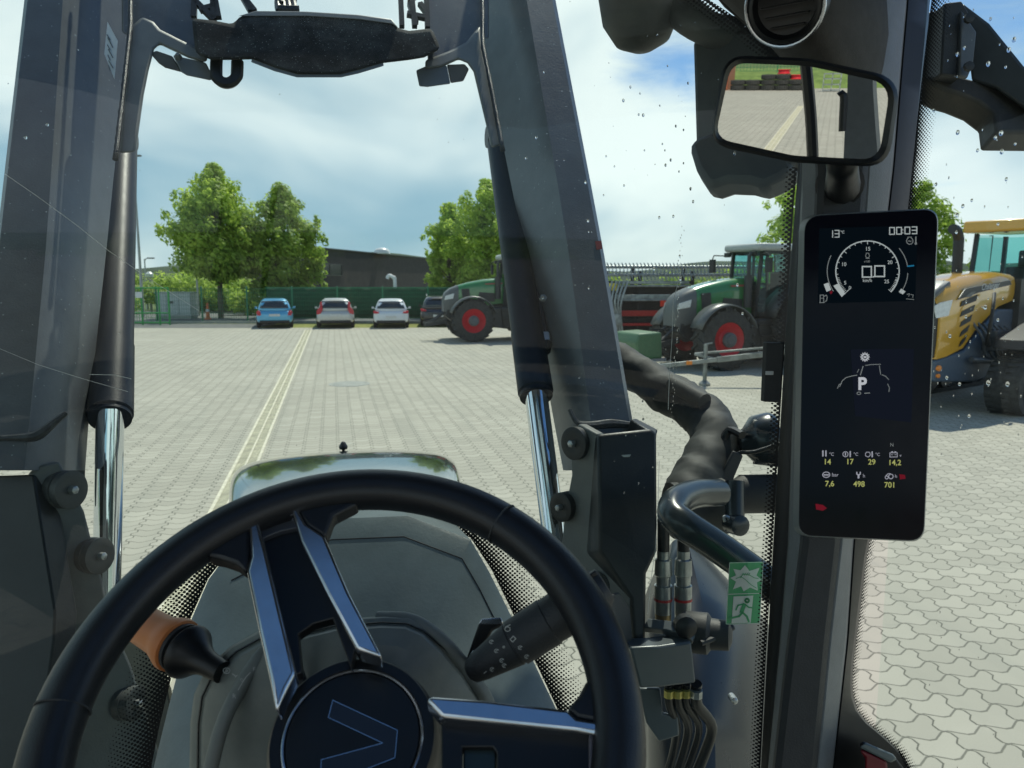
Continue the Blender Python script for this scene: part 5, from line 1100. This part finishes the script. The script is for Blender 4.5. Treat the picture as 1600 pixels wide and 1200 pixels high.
def qslab(name, pts, off, th, m, par, bev=.004, ang=35):
    mb = MB(); hi = [onQ(x, y, off) for x, y in pts]; n = len(pts); ed = (sum(hi, V())/n-CAM).normalized()*th*.7; lo_ = [p+ed for p in hi]
    mb.add(hi+lo_, [tuple(range(n)), tuple(range(2*n-1, n-1, -1))]+[(i, i+n, (i+1) % n+n, (i+1) % n) for i in range(n)]); return mb.build(name, m, par, bevel=bev, ang=ang)
# corner gussets joining the arms to the crossbeam
qslab('gusset', [(190,-200),(308,-200),(308,60),(310,84),(246,56),(222,46),(205,60),(190,50)], -.03, .10, LG, la)
qslab('gusset_flange', [(204,42),(222,26),(240,34),(250,46),(310,76),(326,90),(322,98),(296,90),(262,74),(250,68),(241,76),(232,110),(224,150),(217,200),(212,238),(186,240),(190,180),(199,110)], -.015, .12, LLG, la, .006)
qslab('gusset', [(668,-200),(764,-200),(764,60),(752,60),(728,76),(700,90),(668,96)], -.03, .10, LG, ra)
qslab('gusset_flange', [(750,40),(757,90),(772,150),(788,225),(768,232),(760,196),(749,150),(740,112),(730,98),(716,92),(690,104),(664,108),(664,94),(700,80),(728,66)], -.015, .12, LLG, ra, .006)
for pts, par in (([(204,-150),(204,40),(193,140),(182,236),(180,250)], la), ([(753,-150),(754,70),(770,150),(784,226),(786,236)], ra)):
    mb = MB(); r_ = random.Random(2); P_ = [];
    for (a, b) in zip(pts, pts[1:]):
        for k in range(14): f_ = k/14; P_.append(onQ(a[0]+(b[0]-a[0])*f_, a[1]+(b[1]-a[1])*f_, -.008))
    mb.tube(P_, [.0040+.0010*(i % 2)+r_.uniform(0, .0010) for i in range(len(P_))], 8); mb.build('weld_bead', mat('weld', (.035,.04,.045), .35, .3, .3, 90, .4), par)
for pts, par in (([(-40,686),(10,684),(45,683),(62,678),(85,660),(104,645)], la), ([(890,640),(902,660),(922,665),(955,662),(985,664)], ra)):
    mb = MB(); P_ = [onQ(x, y, .002) for x, y in pts]; mb.tube(P_, [.004, .005, .008, .009, .006, .004][:len(P_)], 8, 6); mb.build('weld_bead', MATS['weld'], par)
qslab('label', [(168,34),(184,64),(179,124),(163,84)], -.05, .002, mat('label_paper', (.75,.78,.76), .5, 0, .06), la, 0)
g = Pad(onQ(172, 80, -.0485), QN, .001)
for k in range(7): g.stroke([(168+k*.4,50+k*9),(176+k*.1,66+k*8)] if k % 2 else [(167+k*.4,54+k*8),(172,62+k*8)], 1.5)
g.build('label_print', mat('print_grey', (.16,.18,.18), .5), la)
qslab('reflector', [(930,377),(940,376),(941,389),(932,390)], .001, .003, mat('reflector_red', (.22,.04,.04), .4), ra, 0)
for x, y in ((848,467),): MB().lathe(onQ(x, y, -.03), QN, [(0,.008),(.006,.008),(.008,.003)], 6).build('bolt', LLG, ra)
# crossbeam
cbm = qslab('crossbeam', [(298,28),(335,32),(364,38),(372,26),(400,19),(480,20),(560,25),(612,32),(622,44),(640,48),(676,44),(690,76),(664,90),(640,94),(598,99),(560,110),(532,117),(465,117),(430,107),(394,93),(360,94),(330,94),(304,84)], .03, .16, SPK, ldr, .012)
qslab('beam_lip', [(372,25),(400,17),(480,18),(560,23),(612,30),(622,43),(612,37),(560,30),(480,25),(400,25)], .034, .10, LLG, cbm, .002)
qslab('beam_lip', [(394,90),(430,102),(465,112),(532,112),(560,106),(598,94),(600,103),(560,115),(533,121),(464,121),(428,111),(392,97)], .026, .15, LLG, cbm, .002)
for pts in ([(235,84),(244,79),(270,88),(284,113),(258,106),(248,99)], [(270,86),(322,98),(332,118),(330,126),(292,118),(282,112)]):
    qslab('work_light_bracket', pts, -.02, .06, mat('bracket_brown', (.085,.08,.065), .6, 0, .3, 8) if pts[0][0] == 235 else LLG, cbm, .003)
MB().lathe(onQ(279, 91, -.01), QN, [(0,.008),(.006,.008),(.012,.004)], 6).build('bolt', LLG, cbm)
qslab('work_light_bracket', [(650,110),(664,104),(698,102),(704,131),(668,136),(655,135)], -.02, .06, LLG, cbm, .003)
qslab('work_light_bracket', [(698,101),(726,100),(733,108),(724,127),(704,130)], -.025, .06, mat('bracket_brown2', (.11,.10,.08), .6, 0, .3, 8), cbm, .003)
hk = []
for i in range(15): a = R(-178+i*14.5); hk.append(onQ(354+math.cos(a)*17, 112-math.sin(a)*18, .0))
mb = MB(); mb.tube([onQ(339,84,0)]+[onQ(338, 100, 0)]+[onQ(354+math.cos(R(a))*17, 112-math.sin(R(a))*18, 0) for a in range(200, 362, 18)]+[onQ(371,96,0)], .013, 8, 2, True, .8); mb.build('hose_hook', LB, cbm)
mb = MB()
def rod(m, a, b, w_=.012): m.bar(onQ(*a, -.03), onQ(*b, -.03), w_, w_, QN)
for a, b in (((303,28),(305,-60)),((305,2),(335,32)),((334,30),(330,-50)),((312,16),(336,10)),((342,28),(336,-4)),((376,-10),(398,18)),((392,18),(376,-10)),((628,42),(624,-50)),((640,-40),(648,42)),((636,22),(664,28)),((668,44),(664,-50)),((650,36),(640,6)),((656,6),(668,22)),((640,2),(656,-14))): rod(mb, a, b)
mb.build('guard_frame', LB, cbm)
mb = MB()
for k in range(4): mb.tube([onQ(436+k*9, 18, -.03), onQ(434+k*8, 4, -.05), onQ(440+k*8, -30, -.05)], .008, 8, 2)
mb.tube([onQ(434,16,-.02), onQ(468,17,-.02)], .012, 8); mb.tube([onQ(440,4,-.02), onQ(434,-10,-.02)], .006, 6); mb.build('hose_coupling', LB, cbm)
# lift cylinders
LC = dusty('cylinder_black', (.010, .015, .025), (.03, .04, .05), .12, .42, 6, .15)
def cyl(p0, p1, p2, r, rr, par, sx):
    a, b, c_ = atD(*p0), atD(*p1), atD(*p2); ax = (b-a).normalized(); L_ = (b-a).length
    t = MB().lathe(a, ax, [(-.0, r*.55), (.012, r*.8), (.014, r), (L_*.80, r), (L_*.801, r*1.04), (L_-.012, r*1.06), (L_-.008, r*.98), (L_-.0, r*.98), (L_, r*.6)], 30).build('lift_cylinder', LC, ldr, ang=30)
    ex = (c_-b).normalized(); MB().lathe(b-ex*.02, ex, [(0, rr), ((c_-b).length+.02, rr)], 28).build('chrome_rod', CH2, t)
    u_ = ax.cross(V((0,1,0))).normalized(); off = u_*sx*(r*1.15)-FW*.012
    MB().tube([a+ax*.03+off, a+ax*(L_*.80)+off], r*.22, 8).build('oil_pipe', LC, t)
    MB().lathe(a+ax*(L_*.80)+off, ax, [(0, r*.33), (.022, r*.33), (.023, r*.2)], 6).build('pipe_nut', mat('zinc', (.4,.42,.42), .35, .7), t)
    MB().tube([a+ax*(L_*.80+.022)+off, a+ax*(L_*.80+.045)+off*.9, a+ax*(L_*.80+.055)+off*.5], r*.3, 8, 2).build('pipe_elbow', LB, t)
    MB().lathe(a-V((.035,0,0))-ax*.02, V((1,0,0)), [(0, r*.8), (.005, r*.85), (.065, r*.85), (.07, r*.8)], 20).build('pivot_pin', mat('pin', (.05,.052,.055), .5), t)
    return t
cyl((190,222,2.05), (172,655,1.45), (166,960,1.44), .0385, .0245, la, -1)
cyl((781,222,2.05), (838,620,1.56), (874,900,1.46), .0345, .0235, ra, 1)
# mounting brackets
PL = [None]
def dslab(name, pts, m, par, th=.03, bev=.003):
    """pts: (px,py,D)"""
    mb = MB(); hi = [atD(*p) for p in pts]; i1 = max(range(len(hi)), key=lambda i: (hi[i]-hi[0]).length); i2 = max(range(len(hi)), key=lambda i: (hi[i]-hi[0]).cross(hi[i1]-hi[0]).length); n_ = (hi[i1]-hi[0]).cross(hi[i2]-hi[0]).normalized(); n_ = n_ if n_.dot(FW) > 0 else -n_; n = len(pts)
    PL[0] = (hi[0], n_)
    o0 = hi[0]; hi = [atP(p[0], p[1], o0, n_) for p in pts]; lo_ = [p+n_*th for p in hi]
    mb.add(hi+lo_, [tuple(range(n)), tuple(range(2*n-1, n-1, -1))]+[(i, i+n, (i+1) % n+n, (i+1) % n) for i in range(n)]); return mb.build(name, m, par, bevel=bev)
def disc(px, py, pl, rx, par, axis, th=.024, m=None):
    ax = V(axis).normalized(); c_ = atP(px, py, pl[0], pl[1])+ax*th*.45; r_ = rx*(c_-CAM).dot(FW)/F
    o = MB().lathe(c_-ax*th, ax, [(0, r_), (th*.42, r_), (th*.45, r_*.93), (th*.55, r_*.93), (th*.58, r_), (th*.98, r_), (th, r_*.95), (th*.99, r_*.5), (th*.9, .001)], 30).build('pin_disc', m or mat('disc_grey', (.07,.078,.078), .5, .3, .2, 9), par)
    MB().lathe(c_, ax, [(-.004, r_*.22), (.008, r_*.22), (.010, r_*.12)], 6).build('bolt', MATS['zinc'], o); return o
lb_ = dslab('bracket', [(-60,745,1.28),(52,741,1.26),(84,950,1.18),(70,1030),(40,1300),(-60,1300)] if 0 else [(-60,745,1.28),(52,741,1.26),(86,955,1.19),(84,1000,1.17),(40,1300,1.1),(-60,1300,1.1)], LB, ldr, .05)
LPL = dusty('plate_grey', (.10, .112, .115), (.15, .155, .13), .4, .5, 6)
dslab('side_plate', [(47,742,1.26),(62,727,1.28),(93,721,1.34),(132,800,1.36),(145,852,1.36),(160,905,1.36),(170,960,1.36),(205,1040,1.36),(250,1180,1.36),(262,1300,1.36),(60,1300,1.24),(84,955,1.24)], LPL, lb_, .03, .004); PLL = PL[0]
dslab('slotted_plate', [(95,690,1.42),(104,640,1.44),(136,640,1.46),(133,770,1.42),(124,795,1.42),(100,730,1.42)], LPL, lb_, .02)
dslab('slot', [(123,682,1.435),(125,680,1.435),(127.5,684,1.435),(127.5,703,1.435),(125,706,1.435),(123,703,1.435)], UND, lb_, .002, 0)
disc(103,765,PLL,30,lb_,(.82,-.5,.05),.03); disc(149,868,PLL,28,lb_,(.82,-.5,.05),.026); disc(203,1098,PLL,26,lb_,(.9,-.35,.05),.03)
rb_ = dslab('bracket', [(934,678,1.36),(1018,669,1.38),(1027,676,1.38),(1028,860,1.32),(1011,896,1.31),(1009,1040,1.27),(996,1060,1.27),(985,935,1.28),(936,862,1.30)], LB, ldr, .10, .006)
dslab('side_plate', [(933,678,1.37),(904,662,1.44),(890,690,1.47),(893,742,1.47),(882,800,1.46),(876,862,1.44),(900,905,1.42),(940,960,1.38),(985,1010,1.3),(985,935,1.3),(936,862,1.32)], LPL, rb_, .02, .003); PLR = PL[0]
dslab('top_lip', [(985,655,1.46),(993,653,1.48),(1028,671,1.42),(1026,678,1.40),(1005,668,1.42)], LB, rb_, .03)
dslab('stamped_slot', [(970,711,1.358),(986,710,1.358),(984,714,1.358),(974,714.5,1.358)], MATS['zinc'], rb_, .002, .0005)
disc(903,692,PLR,26,rb_,(-.85,-.5,.05),.03,LB); disc(884,791,PLR,23,rb_,(-.85,-.5,.05),.034,LB); disc(935,915,PLR,22,rb_,(-.6,-.75,.2),.03,LB)

# ---------------- hydraulic side: sleeve, lamp, couplings, guard tube, mudguard (parts of the tractor)
SLV = dusty('hose_sleeve', (.018, .021, .021), (.065, .075, .065), .35, .7, 11); t_b = NT(SLV.node_tree); bmp = t_b.n['Bump']; bmp.inputs['Strength'].default_value = .6; bmp.inputs['Distance'].default_value = .010
nn_ = bmp.inputs['Height'].links[0].from_node; nn_.inputs['Scale'].default_value = 9; nn_.inputs['Distortion'].default_value = .6
r_ = random.Random(5); pth = [(930,545,1.85),(985,575,1.8),(1040,612,1.72),(1090,642,1.64),(1118,685,1.56),(1100,735,1.5),(1083,765,1.46),(1075,800,1.42)]
hp = MB(); P_ = [atD(*p) for p in pth]; mb = MB(); mb.tube(P_, [.040,.042,.046,.047,.050,.052,.052,.045], 22, 8)
rnw = []
for i, v in enumerate(mb.v): j = i//22; mb.v[i] = v+V((r_.uniform(-.0025,.0025), 0, r_.uniform(-.0025,.0025)))+V((0,0,.003*math.sin(j*.9+(i % 22)*.6)))
hs_ = mb.build('hose_sleeve', SLV, cab, ang=70)
mb = MB(); mb.tube([atD(1050,600,1.66), atD(1101,628,1.58)], .018, 12); mb.build('sleeve_fold', SLV, hs_)
GT = mat('guard_tube', (.022, .030, .034), .22, 0, .08)
mb = MB(); mb.tube([atD(1122,770,1.30), atD(1085,772,1.24), atD(1058,784,1.18), atD(1052,804,1.14), atD(1072,822,1.12), atD(1115,850,1.12), atD(1165,885,1.12), atD(1215,922,1.12), atD(1280,970,1.12)], .0235, 16, 8); mb.build('guard_tube', GT, cab, ang=80)
lc = atD(1198, 686, 1.5); lax = (RT*.75-FW*.1+UP*.1).normalized(); lmp = MB().lathe(lc-lax*.055, lax, [(0,.006),(.004,.022),(.012,.026),(.028,.046),(.034,.049),(.06,.052),(.066,.051),(.075,.045)], 30).build('work_lamp', GT, cab)  # round work lamp with cooling fins
for k in range(8):
    mb = MB(); aa = R(25+k*22); u_ = lax.cross(V((0,0,1))).normalized(); v_ = lax.cross(u_); e = u_*math.cos(aa)+v_*math.sin(aa); mb.bar(lc-lax*.03+e*.04, lc+lax*.03+e*.055, .003, .012, e); mb.build('fin', GT, lmp)
mb = MB(); mb.tube([atD(1160,680,1.46), atD(1140,672,1.5), atD(1128,690,1.5)], .008, 8, 3); mb.tube([atD(1222,692,1.42), atD(1180,706,1.44), atD(1150,710,1.46), atD(1128,745,1.46)], .004, 8, 3); mb.build('wire', PB, lmp)
dslab('bracket', [(1128,740,1.45),(1146,704,1.45),(1162,712,1.45),(1148,745,1.45),(1142,765,1.45),(1126,762,1.45)], PD, lmp, .01)
MB().tube([atD(1050,798,1.42), atD(1130,790,1.44)], .052, 22).build('sleeve_base', SLV, hs_)
MB().tube([atD(1140,785,1.46), atD(1160,772,1.46), atD(1290,770,1.46)], [.030,.037,.037], 22).build('oil_cooler_pipe', PD, cab)
mb = MB(); mb.tube([atD(1148,752,1.36), atD(1148,830,1.34)], .017, 14); mb.lathe(atD(1152,820,1.33), -FW+RT*.3, [(-.02,.018),(.01,.018),(.014,.010)], 16); mb.build('support_post', GT, cab)
mb = MB(); mb.tube([atD(1133,815,1.33), atD(1131,808,1.33), atD(1138,808,1.33), atD(1140,818,1.33)], .003, 6, 3); mb.build('clip', MATS['zinc'], cab)
# mudguard panel
MG = mat('mudguard', (.014, .020, .030), .28, 0, .06, 8); mb = MB()
Lx = [(840,1050,1.9),(900,1040,1.85),(960,1030,1.75),(1040,1028,1.65),(1120,1028,1.55),(1220,1028,1.5),(1320,1028,1.45)]
mids = [(835,1075,1.86),(890,1085,1.78),(950,1100,1.7),(1030,1110,1.6),(1120,1110,1.5),(1220,1110,1.45),(1320,1110,1.4)]
Rx = [(850,1090,2.0),(890,1128,1.95),(935,1165,1.9),(985,1195,1.85),(1080,1215,1.8),(1220,1225,1.75),(1320,1228,1.7)]
Rx2 = [(895,1120,2.1),(920,1150,2.1),(960,1190,2.1),(1000,1220,2.1),(1080,1240,2.1),(1220,1250,2.1),(1320,1250,2.1)]
Lx2 = [(880,1030,2.0),(920,1010,1.95),(960,1000,1.9),(1040,1000,1.8),(1120,1000,1.75),(1220,1000,1.7),(1320,1000,1.7)]
mb.loft([[atD(x, y, d_) for y, x, d_ in L_] for L_ in (Lx2, Lx, mids, Rx, Rx2)], closed=False); o = mb.build('mudguard', MG, cab, sub=1, ang=80); o.modifiers.new('s', 'SOLIDIFY').thickness = .006
for x, y, d_ in ((1147,1094,1.50),(1027,1110,1.45)): MB().lathe(atD(x, y, d_), -FW, [(-.02,.007),(.004,.007),(.008,.003)], 10).build('mudguard_bolt', MATS['zinc'], cab)
# couplings
SIL = mat('coupling_steel', (.35,.37,.36), .3, .7, .2, 30); BRS = mat('brass', (.30,.22,.10), .4, .6); CRD = mat('coupling_red', (.45,.03,.03), .5)
for x in (1036, 1067):
    c_ = atD(x, 958, 1.36); axx = V((0,.05,1)).normalized(); k_ = 1.36/F
    cp = MB().lathe(c_, axx, [(0, 13*k_), (22*k_, 13*k_), (22*k_, 14*k_), (45*k_, 14*k_), (46*k_, 11*k_), (60*k_, 12*k_), (62*k_, 14*k_), (86*k_, 13*k_), (88*k_, 10*k_), (100*k_, 10*k_)], 14).build('hose_coupling', SIL, cab)
    MB().lathe(c_-axx*.02*0+axx*(21*k_), axx, [(0, 14.4*k_), (4*k_, 14.4*k_)], 14).build('colour_ring', CRD, cp)
    MB().tube([c_+axx*(98*k_), c_+axx*(150*k_)], 9.5*k_, 10).build('hose', PB, cp)
    MB().lathe(c_-axx*(18*k_), axx, [(0, 12*k_), (20*k_, 13*k_)], 14).build('union', BRS if x == 1036 else SIL, cp)
vb = MB().lathe(atD(1058,985,1.30), RT*1-FW*.35, [(0,.010),(.004,.028),(.012,.034),(.05,.034),(.056,.026),(.085,.024),(.09,.01)], 24).build('valve_block', PD, cab)
MB().tube([atD(1095,1005,1.25), atD(1118,996,1.26), atD(1145,980,1.28)], .005, 8, 3).build('hose', PD, vb)
MB().lathe(atD(1068,975,1.27), -FW, [(0,.018),(.02,.018),(.025,.010)], 16).build('knob', PB, vb)
PK = mat('pocket_grey', (.085,.10,.11), .3, .1, .1, 6)
dslab('coupling_pocket', [(985,1012,1.22),(1030,1010,1.20),(1070,1004,1.22),(1081,1002,1.24),(1088,1068,1.24),(1036,1074,1.2),(1000,1076,1.22)], PK, cab, .05, .004)
dslab('pocket_rim', [(1005,980,1.30),(1040,984,1.28),(1072,992,1.26),(1083,1003,1.25),(1081,1008,1.25),(1068,999,1.27),(1036,992,1.29),(1004,988,1.31)], PK, cab, .02, .002)
for i, (x, w_) in enumerate(((1045,7),(1059,7),(1072,6),(1088,9))):
    hh = MB().tube([atD(x, 1068, 1.25), atD(x+1, 1100, 1.27), atD(x+12+4*i, 1135, 1.30), atD(x+6+2*i, 1180, 1.32), atD(x-10, 1230, 1.33)], w_*1.25/F*1.0, 10, 5).build('hydraulic_hose', PB, cab)
    MB().lathe(atD(x, 1078, 1.248), V((0,0,-1)), [(0,(w_+1)*1.25/F),(.012,(w_+1)*1.25/F)], 8).build('hose_nut', mat('nut_yellow', (.45,.38,.10), .4, .4) if i < 3 else SIL, hh)
dslab('hose_bracket', [(996,1076,1.28),(1032,1076,1.28),(1036,1115,1.28),(1060,1120,1.28),(1062,1150,1.28),(1030,1160,1.28),(1010,1130,1.28)], PK, cab, .01)
dslab('cable_duct', [(950,930,1.24),(968,925,1.26),(985,950,1.28),(990,1008,1.26),(966,1000,1.22)], PD, cab, .03)
# lower left mudguard seen through the glass
dslab('mudguard', [(30,950,1.7),(165,965,1.7),(208,995,1.7),(240,1030,1.7),(262,1080,1.7),(300,1300,1.7),(-60,1300,1.7)], dusty('guard_left', (.05,.055,.05), (.15,.15,.11), .6, .5, 5), cab, .02)
# ---------------- things outside high up
WLM = dusty('outer_plastic', (.035, .040, .042), (.12, .13, .11), .3, .5, 7)
wc = atD(990, 2, 1.28); MB().lathe(wc+UP*.12, -UP+RT*.08, [(0,.03),(.03,.058),(.10,.068),(.15,.064),(.185,.046),(.200,.02),(.204,.001)], 30).build('beacon_housing', WLM, cab)
MB().tube([atD(1030,-40,1.28), atD(1060,10,1.26), atD(1105,45,1.22), atD(1160,60,1.2)], [.04,.03,.026,.03], 14, 4).build('mirror_bracket', WLM, cab)
mh_ = dslab('outer_mirror_arm', [(1079,60,1.25),(1105,42,1.25),(1180,40,1.2),(1232,110,1.15),(1236,262,1.1),(1140,262,1.15),(1084,240,1.25)], WLM, cab, .06, .012)
dslab('mirror_head', [(1075,226,1.2),(1090,212,1.2),(1112,205,1.2),(1236,205,1.12),(1240,262,1.1),(1222,276,1.12),(1192,290,1.14),(1168,283,1.16),(1136,282,1.18),(1116,289,1.2),(1103,288,1.2),(1086,262,1.2)], WLM, mh_, .05, .010)
oa = dslab('side_mirror_arm', [(1503,4,1.30),(1545,36,1.28),(1600,104,1.26),(1680,190,1.22),(1680,240,1.22),(1600,168,1.26),(1556,137,1.28),(1518,126,1.3)], mat('arm_blue_grey', (.05,.06,.068), .45, .1), cab, .04, .004)
dslab('arm_block', [(1476,4,1.27),(1503,1,1.27),(1516,22,1.27),(1502,122,1.27),(1470,116,1.27)], PD, oa, .05, .003)
dslab('arm_hinge', [(1503,16,1.262),(1526,50,1.262),(1521,100,1.262),(1512,122,1.262),(1499,118,1.262)], LG, oa, .01, .002)
dslab('arm_base', [(1446,20,1.33),(1474,12,1.33),(1472,112,1.33),(1444,122,1.33)], PG, oa, .04, .004)
dslab('arm_underside', [(1440,120,1.30),(1475,112,1.30),(1530,126,1.30),(1565,140,1.28),(1600,160,1.26),(1640,195,1.26),(1640,207,1.26),(1558,206,1.28),(1554,176,1.28),(1530,158,1.29),(1500,146,1.3),(1478,140,1.3)], dusty('arm_dirty', (.03,.03,.028), (.10,.09,.07), .6, .6, 9), oa, .05, .006)
for y in (30, 105): MB().lathe(atD(1512, y, 1.25), -FW, [(0,.008),(.006,.008),(.007,.002)], 8).build('bolt', PD, oa)

# ================================================================== behind us (seen in the mirror): tyres, grass bank, fence
red = MATS['rim_red']; k = 0
rowpx = [(1153, 2, 0), (1176, 2, 0), (1200, 3, 0), (1222, 3, 1), (1243, 2, 1)]
gz = refl_g(1200, 141); dist = -gz.y
LBL = {0: 'bottom tyre', 1: 'second tyre', 2: 'top tyre'}; LBS = ['leftmost stack', 'second stack from the left', 'third stack', 'tallest stack with a red rim on top', 'stack beside the dark mirror line']
for i, (px, n, rd) in enumerate(rowpx):
    p = refl_g(px, 141)
    for q in range(n+rd):
        isred = rd and q == n
        t = thing('spare_tyre' if not isred else 'spare_rim', ('%s of the %s seen in the mirror' % (LBL[min(q, 2)], LBS[i])) if not isred else 'red wheel rim on top of the %s in the mirror' % ('tallest stack' if i == 3 else 'stack next to the bar'), 'tyre' if not isred else 'rim', (p.x, p.y, .02+q*.40), 0, 'stacked tyres behind the tractor')
        if isred: mb = MB(); mb.lathe((0,0,0), (0,0,1), [(0,.5),(.04,.52),(.12,.44),(.24,.44),(.32,.52),(.34,.5),(.2,.3),(.18,.1)], 24); mb.build('rim', red, t, local=True)
        else:
            mb = MB(); mb.lathe((0,0,0), (0,0,1), [(0,.35),(.0,.52),(.07,.60),(.30,.60),(.37,.52),(.37,.35),(.3,.33),(.07,.33),(0,.35)], 28, False)
            for s_ in range(22): a = s_*6.283/22; mb.bar(V((math.cos(a)*.6, math.sin(a)*.6, .02)), V((math.cos(a+.12)*.61, math.sin(a+.12)*.61, .35)), .05, .05, V((math.cos(a), math.sin(a), 0)))
            mb.build('tread', TYR, t, local=True)
gp = refl_g(1260, 139); mb = MB()
rr = []
for j in range(41): x = -50+j*2.6; rr.append([V((x, gp.y-1.0, 0)), V((x, gp.y-3, .5+.1*math.sin(j))), V((x, gp.y-7, 1.2+.15*math.sin(j*1.7))), V((x, gp.y-20, 1.4))])
mb.loft(rr, closed=False); struct(mb.build('grass_bank', noisy('bank_grass', (.09,.15,.03), (.22,.30,.07), 1.2, .95, 14), None))
rf = thing('mesh_fence', 'green wire fence on the grass bank behind the tractor, seen only in the mirror', 'fence', (0, gp.y-9, 1.2))
for j in range(12):
    mb = MB(); mb.bar(V((-20+j*4, gp.y-9, 1.1)), V((-20+j*4, gp.y-9, 3.0)), .08, .08); mb.build('post', GRN, rf, False)
mb = MB(); mesh_panel(V((-20, gp.y-9, 0)), V((24, gp.y-9, 0)), 1.3, 2.9, mb, .3, .3, .03); mb.build('mesh_panel', GRN, rf, False)
p = refl_g(1298, 143); pl = thing('pallet_rack', 'small grey steel rack standing at the grass edge, seen in the mirror', 'rack', (p.x, p.y, 0)); mb = MB()
for x in (-.6, 0, .6):
    for y in (-.3, .3): mb.bar(V((x, y, 0)), V((x, y, 1.3)), .07, .07)
for z in (.1, .5, .9, 1.25): mb.bar(V((-.6, -.3, z)), V((.6, -.3, z)), .07, .07); mb.bar(V((-.6, .3, z)), V((.6, .3, z)), .07, .07); mb.box(V((0, 0, z)), (1.1, .5, .04))
mb.build('frame', HG, pl, False, local=True)
p = refl_g(1136, 140); ct = thing('container', 'rust red container edge at the left side of the mirror', 'container', (p.x, p.y, 0)); mb = MB(); sx = 1 if p.x > 0 else -1
mb.box(V((1.0*sx, -1, 1.2)), (2.4, 5, 2.4))
for k in range(12): mb.box(V((1.0*sx-1.1+.2*k, 1.53, 1.2)), (.1, .05, 2.2))
mb.build('body', mat('rust_red', (.32,.10,.05), .6), ct, local=True)
